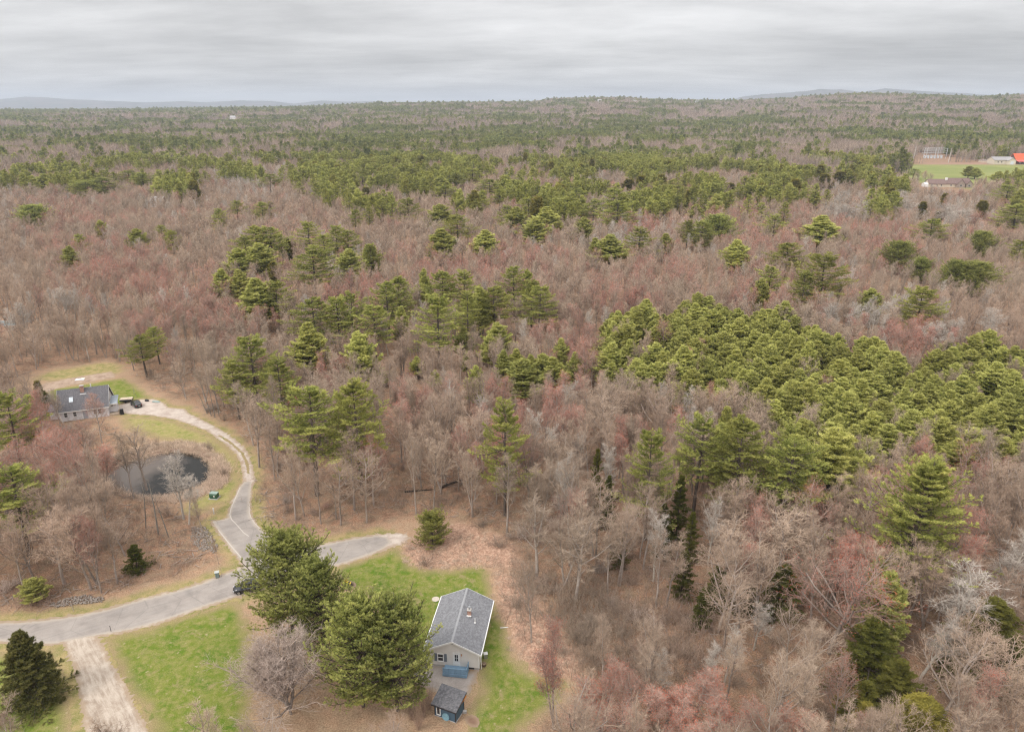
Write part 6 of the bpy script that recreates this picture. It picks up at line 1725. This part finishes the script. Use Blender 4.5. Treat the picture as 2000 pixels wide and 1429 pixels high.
crumple('yellow_board', 162, 739, 1.2, .8, plain('yellow_paint', (.62, .55, .20), .6), 'small pale yellow board beside the white plastic sheet', 'board', -.3, .05)

# ---------------------------------------------------------------- small things along the road
p = at(419, 972)
e0 = empty('transformer_box', (p[0], p[1], 0), R(-8), 'green electrical cabinet on the grass below the pond', 'cabinet')
m = MB(); m.box(-.95, .95, -.75, .75, -.02, .12); m.build('pad', M['concrete'], e0)
gm = plain('cabinet_green', (.045, .11, .065), .5)
m = MB(); m.prism([(-.55, .12), (.55, .12), (.55, 1.15), (-.35, 1.15), (-.55, .95)], 'x', -.75, .75); m.build('body', gm, e0, .03)
m = MB(); m.box(-.8, .8, -.42, .6, 1.152, 1.2); m.build('lid', plain('pale_green_lid', (.30, .38, .33), .5), e0)
m = MB(); m.box(.12, .42, -.575, -.555, .55, .85); m.build('warning_label', M['white'], e0)
m = MB(); m.box(-.02, .0, -.575, -.555, .2, .9); m.build('door_seam', M['dark'], e0)
p = at(418, 1003)
e0 = empty('marker_post', (p[0], p[1], 0), 0, 'short white post on the grass below the green cabinet', 'post')
m = MB(); m.bar((0, 0, -.1), (0, 0, 1.2), .12, 10, .11); m.build('post', M['white'], e0)
m = MB(); m.bar((0, 0, 1.2), (0, 0, 1.32), .14, 10, .05); m.build('cap', M['white'], e0)
p = at(425, 1127)
e0 = empty('wheeled_bin', (p[0], p[1], 0), R(20), 'grey green wheeled bin with a dark lid on the road verge', 'bin')
m = MB(); m.prism([(-.26, .08), (.26, .08), (.33, 1.05), (-.33, 1.05)], 'y', -.30, .30); m.build('body', plain('grey_green_plastic', (.17, .22, .20), .5), e0, .03)
m = MB(); m.box(-.37, .37, -.36, .34, 1.05, 1.13); m.build('lid', plain('pale_lid', (.45, .47, .44), .5), e0, .02)
for s in (-1, 1): m = MB(); m.bar((s * .24, .30, .12), (s * .32, .30, .12), .12, 10); m.build('wheel', rubber, e0)
m = MB(); m.box(-.25, .25, .36, .40, .95, 1.0); m.build('handle', M['dark'], e0)
p = at(622, 1112)
e0 = empty('mailbox', (p[0], p[1], 0), R(20), 'white mailbox on a post at the road edge right of the big pine', 'mailbox')
m = MB(); m.box(-.06, .06, -.06, .06, -.1, 1.05); m.build('post', M['wood'], e0)
m = MB(); m.prism([(-.13, 1.05), (.13, 1.05), (.13, 1.2), (.08, 1.3), (-.08, 1.3), (-.13, 1.2)], 'y', -.3, .3); m.build('box', M['white'], e0)
m = MB(); m.box(.14, .16, -.1, -.05, 1.2, 1.45); m.build('flag', plain('red_flag', (.5, .04, .03), .5), e0)
p = at(624, 1110); 
m = MB(); m.bar((0, 0, 0), (.02, .02, 2.6), .025, 5); o = m.build('marker_stake', M['wood']); o.location = (p[0] + .5, p[1] + .4, 0); tag(o, 'thin wooden stake just right of the white mailbox', 'stake')
p = at(217, 1233); m = MB(); m.bar((0, 0, -.1), (0, 0, 1.1), .035, 5); m.bar((0, 0, .9), (0, 0, 1.1), .05, 6); o = m.build('marker_stake', M['dark']); o.location = p; tag(o, 'short dark stake at the lawn edge by the main road', 'stake')
p = at(433, 1126); m = MB(); m.bar((0, 0, -.1), (.05, 0, 1.9), .025, 5); o = m.build('marker_stake', M['wood']); o.location = p; tag(o, 'thin pale stake right of the grey green bin', 'stake')
# daffodils in the mulch bed
p = at(676, 1140); m = MB(); rr_ = random.Random(9)
for k in range(60):
    a, b = rr_.gauss(0, .45), rr_.gauss(0, .3); m.bar((a, b, 0.04), (a + rr_.uniform(-.1, .1), b + rr_.uniform(-.1, .1), .38), .02, 3, .008)
o = m.build('daffodil_plant', plain('leaf_green', (.10, .17, .03), .7)); o.location = p; tag(o, 'clump of green leaves with yellow blooms in the dark mulch bed', 'flowers', kind='stuff')
m = MB()
for k in range(16):
    a, b = rr_.gauss(0, .45), rr_.gauss(0, .3); m.bar((a, b, .36), (a, b, .45), .07, 6, .1)
m.build('bloom', plain('yellow_petals', (.75, .55, .03), .6), o)
# covered pool at the left edge
p = at(2, 636)
e0 = empty('covered_pool', (p[0] + 2.0, p[1] + 3.0, 0), R(6), 'pool under a blue grey cover at the left edge', 'pool')
m = MB(); m.box(-13, 5.6, -3.6, 3.6, .02, .16); m.build('deck', plain('pale_pool_edge', (.55, .45, .38), .9), e0)
m = MB(); m.box(-12.4, 5.0, -3.0, 3.0, .16, .22); m.build('cover', plain('blue_grey_tarp', (.16, .22, .235), .7, var=.4, scale=.35), e0)

# ---------------------------------------------------------------- the farm far right
p = at(1813, 366); hx, hy = p[0], p[1]
h3 = empty('long_house', (hx, hy + 2, float(ground_z(hx, hy))), R(-4), 'long house with brown roofs and two front gables below the field', 'house')
br_ = shingle('brown_shingles', (.16, .11, .10), (.24, .17, .15))
m = MB(); m.prism([(0, 0), (10, 0), (10, 3.4), (5, 7.0), (0, 3.4)], 'x', 1.5, 19); m.build('wall', M['siding_cream'], h3)
m = MB(); m.prism([(0, 0), (11, 0), (11, 3.6), (5.5, 8.0), (0, 3.6)], 'x', 19.01, 40); m.build('wall', M['siding_cream'], h3)
m = MB()
for x0, x1, dd, ee, rr2 in ((1.0, 19.2, 10, 3.4, 7.0), (18.6, 40.5, 11, 3.6, 8.0)):
    s_ = (rr2 - ee) / (dd / 2)
    for a in (0, 1):
        ya = -.6 if not a else dd + .6
        m.prism([(dd / 2, rr2 + .05), (dd / 2, rr2 + .35), (ya, ee - .6 * s_ + .3), (ya, ee - .6 * s_ + .02)], 'x', x0, x1)
m.build('roof', br_, h3)
for gx0, gw_, hh3 in ((26, 7.5, 7.6), (34.5, 6.0, 6.6)):
    m = MB(); m.prism([(gx0, 0), (gx0 + gw_, 0), (gx0 + gw_, 3.4), (gx0 + gw_ / 2, hh3 - .3), (gx0, 3.4)], 'y', -3, 5.4); w3 = m.build('gable_wing', plain('stone_tan_wall', (.36, .29, .25), .8, var=.3, scale=1.2), h3)
    m = MB(); s_ = (hh3 - 3.4) / (gw_ / 2)
    for a in (-1, 1): m.prism([(gx0 + gw_ / 2, hh3), (gx0 + gw_ / 2, hh3 + .3), (gx0 + gw_ / 2 + a * (gw_ / 2 + .5), 3.4 - .5 * s_ + .3), (gx0 + gw_ / 2 + a * (gw_ / 2 + .5), 3.4 - .5 * s_)], 'y', -3.5, 5.4)
    m.build('wing_roof', br_, w3)
    window(h3, gx0 + gw_ / 2, -3, 2.0, 2.2, 1.6)
for xx in (4, 9, 13, 22): window(h3, xx, 0, 1.9, 1.5, 1.5)
m = MB(); m.box(-2, 1.4, 1, 8, 0, 2.6); m.prism([(1, 2.6), (8, 2.6), (4.5, 4.2)], 'x', -2, 1.4); m.build('white_porch', M['white'], h3)
m = MB(); m.box(17.5, 19.5, 3.4, 4.6, 5.5, 8.8); m.build('chimney', M['white'], h3)
def barn(name, px0, px1, py, dep, ee, rr2, wall, roof, label, gable_front=False):
    a = at(px0, py); b = at(px1, py); L = b[0] - a[0]; gz_ = float(ground_z(a[0], a[1]))
    o = empty(name, (a[0], a[1], gz_), 0, label, 'barn')
    m = MB(); m.prism([(0, 0), (dep, 0), (dep, ee), (dep / 2, rr2), (0, ee)], 'x', 0, L); m.build('wall', wall, o)
    m = MB(); s_ = (rr2 - ee) / (dep / 2)
    for k in (0, 1):
        ya = -.6 if not k else dep + .6
        m.prism([(dep / 2, rr2 + .05), (dep / 2, rr2 + .4), (ya, ee - .6 * s_ + .35), (ya, ee - .6 * s_ + .02)], 'x', -.5, L + .5)
    m.build('roof', roof, o)
    return o, L
b1, Lb = barn('metal_barn', 1941, 1978, 320.5, 16, 5.6, 9.2, plain('cream_metal', (.60, .54, .44), .6), plain('grey_metal_roof', (.32, .30, .30), .5), 'cream metal barn with a grey roof at the right end of the field')
for xx in (.18, .36):
    m = MB(); m.box(Lb * xx, Lb * xx + 1.6, -.1, .02, 2.4, 3.8); m.build('window', M['glass'], b1)
m = MB(); m.prism([(0, 0), (11.5, 0), (11.5, 5.6), (5.75, 9.0), (0, 5.6)], 'x', Lb - .5, Lb + .2); 
m = MB(); m.prism([(Lb - 9.5, 0), (Lb + .3, 0), (Lb + .3, 5.4), (Lb - 4.6, 8.8), (Lb - 9.5, 5.4)], 'y', -5, 7); gw2 = m.build('gable_wing', plain('cream_gable', (.66, .60, .50), .6), b1)
m = MB(); m.box(Lb - 6.8, Lb - 2.4, -5.1, -4.98, .1, 4.2); m.build('door', plain('pale_door', (.62, .66, .70), .6), gw2)
m = MB()
for a_ in (-1, 1): m.prism([(Lb - 4.6, 8.85), (Lb - 4.6, 9.2), (Lb - 4.6 + a_ * 5.4, 5.35), (Lb - 4.6 + a_ * 5.4, 5.0)], 'y', -5.6, 7)
m.build('wing_roof', plain('grey_wing_roof', (.36, .34, .34), .5), gw2)
b2, Lr = barn('red_roofed_barn', 1984, 2040, 320, 18, 4.4, 13, plain('brown_board', (.15, .09, .07), .8), plain('orange_red_metal', (.72, .12, .05), .5, var=.05), 'barn with a bright orange red roof cut by the right edge')
m = MB(); m.prism([(-4.5, 3.4), (-.4, 5.0), (-.4, 5.3), (-4.5, 3.7)], 'x', -.4, Lr); m.build('lean_to_roof', plain('pink_red_metal', (.66, .13, .12), .5), b2)
m = MB()
for k in range(7): m.box(k * Lr / 7, k * Lr / 7 + .3, -4.3, -4.0, 0, 3.4)
m.build('post', M['dark'], b2)
m = MB(); 
for k in range(3): m.box(4 + k * 5, 7 + k * 5, -.12, .02, .8, 3.0)
m.build('window', plain('pale_panel', (.45, .5, .56), .4), b2)
# low store building left of the barn, fence stock, poles, substation
p = at(1916, 316.5); o = empty('low_store', (p[0], p[1], float(ground_z(p[0], p[1]))), 0, 'low cream building between the bushes and the cream metal barn', 'building')
m = MB(); m.box(0, 17, 0, 6, 0, 2.6); m.build('wall', M['siding_cream'], o)
m = MB(); m.box(-.4, 17.4, -.5, 6.4, 2.6, 3.0); m.build('roof', plain('pale_flat_roof', (.55, .5, .46), .7), o)
def pole(px, py, h, label, tilt=0.0):
    p = at(px, py); o = empty('utility_pole', (p[0], p[1], float(ground_z(p[0], p[1]))), 0, label, 'pole')
    m = MB(); m.bar((0, 0, 0), (h * tilt, 0, h), .42, 7, .26); m.build('post', plain('pale_pole', (.60, .56, .52), .8), o)
    m = MB(); m.bar((h * tilt - 1.8, 0, h * .93), (h * tilt + 1.8, 0, h * .93), .16, 5); m.build('crossarm', M['wood'], o)
pole(1782, 318, 22, 'pale pole left of the substation frame', .06)
pole(1852, 317, 20, 'pale pole right of the substation frame', .06)
pole(1964, 309, 18, 'pale pole behind the cream metal barn', .04)
p = at(1803, 308); gz_ = float(ground_z(p[0], p[1]))
o = empty('substation_frame', (p[0], p[1], gz_), 0, 'pale steel lattice frame of a substation behind the field', 'substation')
stl = plain('galvanised_steel', (.66, .67, .68), .5)
for k in range(5):
    m = MB(); xx = k * 8.5; m.bar((xx, (k % 2) * 8, 0), (xx + .8, (k % 2) * 8, 15), .28, 4); m.build('column', stl, o)
for zz in (8, 11.5, 14.5):
    m = MB(); m.bar((1, 0, zz), (35, 0, zz), .25, 4); m.bar((1, 8, zz), (35, 8, zz + 1.0), .22, 4); m.build('beam', stl, o)
for k in range(6):
    m = MB(); m.box(3 + k * 5, 5.2 + k * 5, 2, 5, 0, 4.5); m.build('switch_unit', plain('pale_unit', (.60, .63, .66), .5), o)
# pale roofs and patches glimpsed through the left-hand woods
def glimpse(px0, px1, py, h, dep, label, roofc=(.60, .58, .60)):
    a = at(px0, py); b = at(px1, py); L = b[0] - a[0]
    o = empty('far_building', (a[0], a[1], float(ground_z(a[0], a[1]))), 0, label, 'building')
    m = MB(); m.prism([(0, 0), (dep, 0), (dep, h), (dep / 2, h * 1.5), (0, h)], 'x', 0, L); m.build('wall', plain('pale_wall', (.66, .62, .60), .7), o)
    m = MB(); s_ = (h * .5) / (dep / 2)
    for k in (0, 1):
        ya = -.4 if not k else dep + .4
        m.prism([(dep / 2, h * 1.5 + .05), (dep / 2, h * 1.5 + .3), (ya, h - .4 * s_ + .25), (ya, h - .4 * s_ + .02)], 'x', -.3, L + .3)
    m.build('roof', plain('pale_roof', roofc, .6), o)
glimpse(290, 348, 377, 3.6, 9, 'long low grey building seen through trunks in the left-hand woods', (.34, .33, .36))
glimpse(112, 142, 379, 3.0, 8, 'low pale building seen through trunks at the far left')
glimpse(294, 318, 405, 5.0, 8, 'small pale-roofed building half hidden in the bare woods', (.68, .67, .68))
for (a, b_, hh4, lab) in ((1163, 209, 7, 'small white house on the far ridge, left of three'), (1228, 213, 7, 'small white house on the far ridge, middle of three'), (1345, 206, 9, 'cream house on the far ridge, right of three'), (476, 222, 8, 'tiny white roof in the far forest at the left')):
    dd = 3600 if a > 1000 else 2600
    xx = (a - 1000) / 1400 * dd * 0.985; zg = float(ground_z(xx, dd))
    o = empty('far_house', (xx, dd, zg + 9), 0, lab, 'house', None)
    m = MB(); m.prism([(0, -9), (10, -9), (10, hh4), (5, hh4 + 5), (0, hh4)], 'x', -9, 9); m.build('wall', M['white'], o)
    m = MB(); 
    for s in (0, 1):
        ya = -.6 if not s else 10.6
        m.prism([(5, hh4 + 5.05), (5, hh4 + 5.5), (ya, hh4 - .1), (ya, hh4 - .5)], 'x', -9.6, 9.6)
    m.build('roof', plain('far_roof', (.40, .38, .38), .7), o)

# ---------------------------------------------------------------- haze
hm_ = bpy.data.materials.new('haze'); hm_.use_nodes = True; hn = hm_.node_tree; hn.nodes.clear()
ho = hn.nodes.new('ShaderNodeOutputMaterial'); hv = hn.nodes.new('ShaderNodeVolumePrincipled')
hv.inputs['Color'].default_value = (0.80, 0.88, 1.0, 1); hv.inputs['Density'].default_value = 9e-5; hv.inputs['Anisotropy'].default_value = 0.1
hn.links.new(hv.outputs[0], ho.inputs['Volume'])
zmin = float(min(v.co.z for v in bpy.data.objects['ground'].data.vertices)) - 1.0
m = MB(); m.box(-15500, 15500, -2200, 17500, zmin - 1, 300)
hz_ = m.build('haze', hm_); tag(hz_, kind='stuff')
print('done', len(bpy.data.objects))
